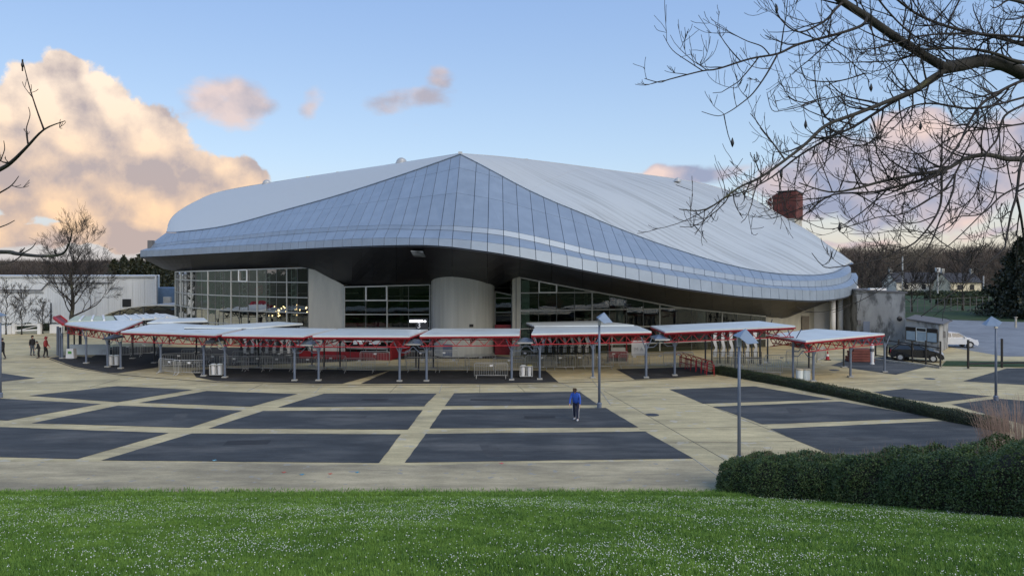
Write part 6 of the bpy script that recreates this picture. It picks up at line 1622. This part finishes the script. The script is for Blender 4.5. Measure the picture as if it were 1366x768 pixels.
def person(loc, rz, label, J, top, legs, shoes, hair, s=1.0, hat=None, group=None, hoodie=False):
    """figure facing -Y locally; J: joint table"""
    t = empty('person', loc, label, 'person', group, rz); t.scale = (s, s, s)
    V = [Vector(J['pelvis'])]; Rr = [(.115, .08)]; E = []
    sp = chain(V, E, Rr, 0, [J['waist'], J['chest'], J['neckb']], [(.10, .07), (.125, .08), (.07, .055)])
    nk = chain(V, E, Rr, sp, [J['neck'], J['head'], J['crown']], [(.052, .052), (.078, .088), (.055, .065)])
    chest = 2
    for sd in ('L', 'R'):
        a = J['arm' + sd]; w = chain(V, E, Rr, chest, a[:4], [(.055, .05), (.044, .042), (.036, .034), (.024, .026)])
        d = (Vector(a[3]) - Vector(a[2])).normalized(); sg = 1 if sd == 'L' else -1
        pm = Vector(a[3]) + d * .055; pidx = chain(V, E, Rr, w, [pm], [(.026, .016)])
        side = Vector((0, 1, 0)); side = (side - d * side.dot(d)).normalized()
        for k, (o, l) in enumerate(((-.028, .066), (-.010, .076), (.010, .072), (.027, .056))):
            b = pm + side * o + d * .03; inn = Vector((-sg, 0, 0)) * .012
            chain(V, E, Rr, pidx, [b, b + d * l * .5 + inn * .6, b + d * l * .85 + inn * 2], [.0085, .008, .007])
        b = Vector(a[3]) + d * .02 - side * .03; chain(V, E, Rr, w, [b, b - side * .02 + d * .03, b - side * .022 + d * .055], [.010, .009, .008])
        lg = J['leg' + sd]; chain(V, E, Rr, 0, lg, [(.088, .088), (.058, .06), (.052, .058), (.036, .038), (.034, .045), (.022, .03)])
    skin_mesh('body', V, E, Rr, skinm, t)
    # face
    hd, cr_ = Vector(J['head']), Vector(J['crown']); upv = (cr_ - hd).normalized(); fwd = Vector(J['face']).normalized(); rt = fwd.cross(upv).normalized()
    mb = MB()
    for k in (-1, 1): mb.ball(hd + rt * .03 * k + fwd * .083 + upv * .005, .011, 6, 4)
    mb.build('eyes', M['black'], t, world=False)
    mb = MB(); mb.ball(hd + fwd * .098 - upv * .022, (.013, .016, .02), 6, 4); mb.build('nose', skinm, t, world=False)
    mb = MB(); mb.ball(hd + fwd * .088 - upv * .052, (.022, .008, .006), 6, 4); mb.build('mouth', material('lips', (.35, .13, .12), .5), t, world=False)
    mb = MB()
    for k in (-1, 1): mb.ball(hd + rt * .083 * k - upv * .005, (.012, .02, .028), 6, 4)
    mb.build('ears', skinm, t, world=False)
    # hair cap
    V2_, E2, R2_ = [hd + upv * .035 - fwd * .022], [], [(.088, .09)]
    chain(V2_, E2, R2_, 0, [hd + upv * .085 - fwd * .012], [(.07, .075)]); chain(V2_, E2, R2_, 0, [hd - upv * .03 - fwd * .04], [(.07, .05)])
    skin_mesh('hair' if not hat else 'hood', V2_, E2, [tuple(x * (1.18 if hat else 1.0) for x in r_) for r_ in R2_], hair, t)
    # jacket
    Vj = [Vector(J['hem'])]; Rj = [(.20, .175)]; Ej = []
    chain(Vj, Ej, Rj, 0, [J['waist'], J['chest'], J['neckb'], J['neck']], [(.175, .155), (.185, .15), (.10, .09), (.068, .066)])
    for sd in ('L', 'R'):
        a = J['arm' + sd]; e = Vector(a[2]).lerp(Vector(a[3]), .9); chain(Vj, Ej, Rj, 2, [a[0], a[1], a[2], e], [(.078, .072), (.062, .06), (.052, .05), (.040, .040)])
    skin_mesh('jacket', Vj, Ej, Rj, top, t)
    Vt = [Vector(J['pelvis'])]; Rt = [(.165, .14)]; Et = []; chain(Vt, Et, Rt, 0, [J['pelvis'].lerp(J['waist'], .75)], [(.145, .125)])
    for sd in ('L', 'R'):
        lg = J['leg' + sd]; chain(Vt, Et, Rt, 0, lg[:4], [(.104, .102), (.072, .074), (.064, .068), (.050, .052)])
    skin_mesh('trousers', Vt, Et, Rt, legs, t)
    for sd in ('L', 'R'):
        lg = J['leg' + sd]; a, b = Vector(lg[3]), Vector(lg[5]); heel = Vector((a.x, a.y + .05, .045)); Vs = [heel]; Es = []; Rs = [(.045, .042)]
        chain(Vs, Es, Rs, 0, [Vector((a.x, a.y - .05, .055)), Vector((b.x, b.y - .01, .04))], [(.048, .045), (.042, .032)]); chain(Vs, Es, Rs, 0, [a + Vector((0, .01, .03))], [(.045, .045)])
        skin_mesh('shoe', Vs, Es, Rs, shoes, t, sub=2)
    return t
def pose(bend=0.0, look=0.2, step=.1, armf=.0, elbow=.15, spread=.0, asym=0.0):
    """standing figure 1.75 m; bend: forward lean of the trunk, -Y is forward"""
    f = lambda z, lean: (0, -math.sin(lean) * z, math.cos(lean) * z)
    P = Vector((0, 0, .93)); up = Vector((0, -math.sin(bend), math.cos(bend)))
    J = {'pelvis': P, 'hem': P - up * .09, 'waist': P + up * .14, 'chest': P + up * .36, 'neckb': P + up * .52, 'neck': P + up * .57}
    u2 = Vector((0, -math.sin(bend + look), math.cos(bend + look))); J['head'] = J['neck'] + u2 * .12; J['crown'] = J['head'] + u2 * .085
    J['face'] = Vector((0, -math.cos(bend + look), -math.sin(bend + look)))
    for sd, k in (('L', 1), ('R', -1)):
        armf += asym * k * -1; armf = max(-.8, min(.8, armf)); elbow = min(.8, elbow + max(0, -k * asym))
        sh = J['chest'] + up * .10 + Vector((k * .175, 0, 0)); ex = Vector((k * (.05 + spread), -armf * .28 + .02, -math.sqrt(max(.0, .29 ** 2 - (armf * .28) ** 2))))
        el = sh + ex; wr = el + Vector((k * (.0), -elbow * .27 - armf * .1, -math.sqrt(max(0, .25 ** 2 - (elbow * .25) ** 2)))); 
        J['arm' + sd] = [sh, sh.lerp(el, .5), el, wr]
        hp = P + Vector((k * .085, 0, -.05)); st = step * k; an = Vector((k * (.10 + spread * .4), -st * .9, .09)); kn = hp.lerp(an, .5) + Vector((0, -.05, 0))
        J['leg' + sd] = [hp + Vector((0, 0, -.05)), kn, kn.lerp(an, .35), an, Vector((an.x, an.y - .05, .05)), Vector((an.x * 1.05, an.y - .17, .03))]
    return J
blue = material('bright_blue_jacket', (.025, .10, .50), .6, var=.12, scale=6); navy = material('navy_trousers', (.012, .018, .05), .7); black = material('black_cloth', (.014, .014, .017), .75)
redc = material('dark_red_coat', (.26, .03, .03), .7); grey = material('grey_blue_denim', (.06, .075, .10), .75); trainer = material('pale_trainers', (.55, .56, .58), .6)
brownh = material('brown_hair', (.06, .035, .02), .7); darkh = material('dark_hair', (.015, .012, .01), .7)
pb = person(GZ(768.5, 560), R(-16), 'person in a bright blue jacket and navy trousers stooping forward on the car park', pose(.40, .55, .17, .30, .25, .03, .12), blue, navy, trainer, brownh, 1.0)
# white side stripes on the trousers, pale cuffs as seen in the picture
mb = MB(); J = pose(.40, .55, .17, .30, .25, .03, .12)
for sd, k in (('L', 1), ('R', -1)):
    a, b, c = J['leg' + sd][0], J['leg' + sd][1], J['leg' + sd][3]; o = Vector((k * .088, 0, 0)); mb.bar(a + o, b + Vector((k * .072, 0, 0)), .03, .012); mb.bar(b + Vector((k * .072, 0, 0)), c + Vector((k * .05, 0, .04)), .025, .012)
mb.build('trouser_stripes', M['white'], pb, world=False)
person(GZ(43, 474), R(60), 'person in black standing on the left of a group of three', pose(.02, .1, .05), black, grey, M['black'], darkh, .98, group='three people standing together')
person(GZ(52, 477.5), R(-60), 'short person in black leaning in between two others', pose(.22, .3, .06, .3, .5), black, black, M['black'], darkh, .84, group='three people standing together')
person(GZ(60.5, 476.8), R(100), 'person in a dark red coat on the right of the group of three', pose(.06, .1, .12, .2, .5, .03), redc, black, M['black'], material('red_hood', (.22, .025, .03), .7), 1.0, hat=True, group='three people standing together')
person(GZ(3.5, 479), R(-80), 'person in a dark coat walking at the left edge', pose(.05, .1, .2, .1, .2), black, black, M['black'], darkh, 1.0)
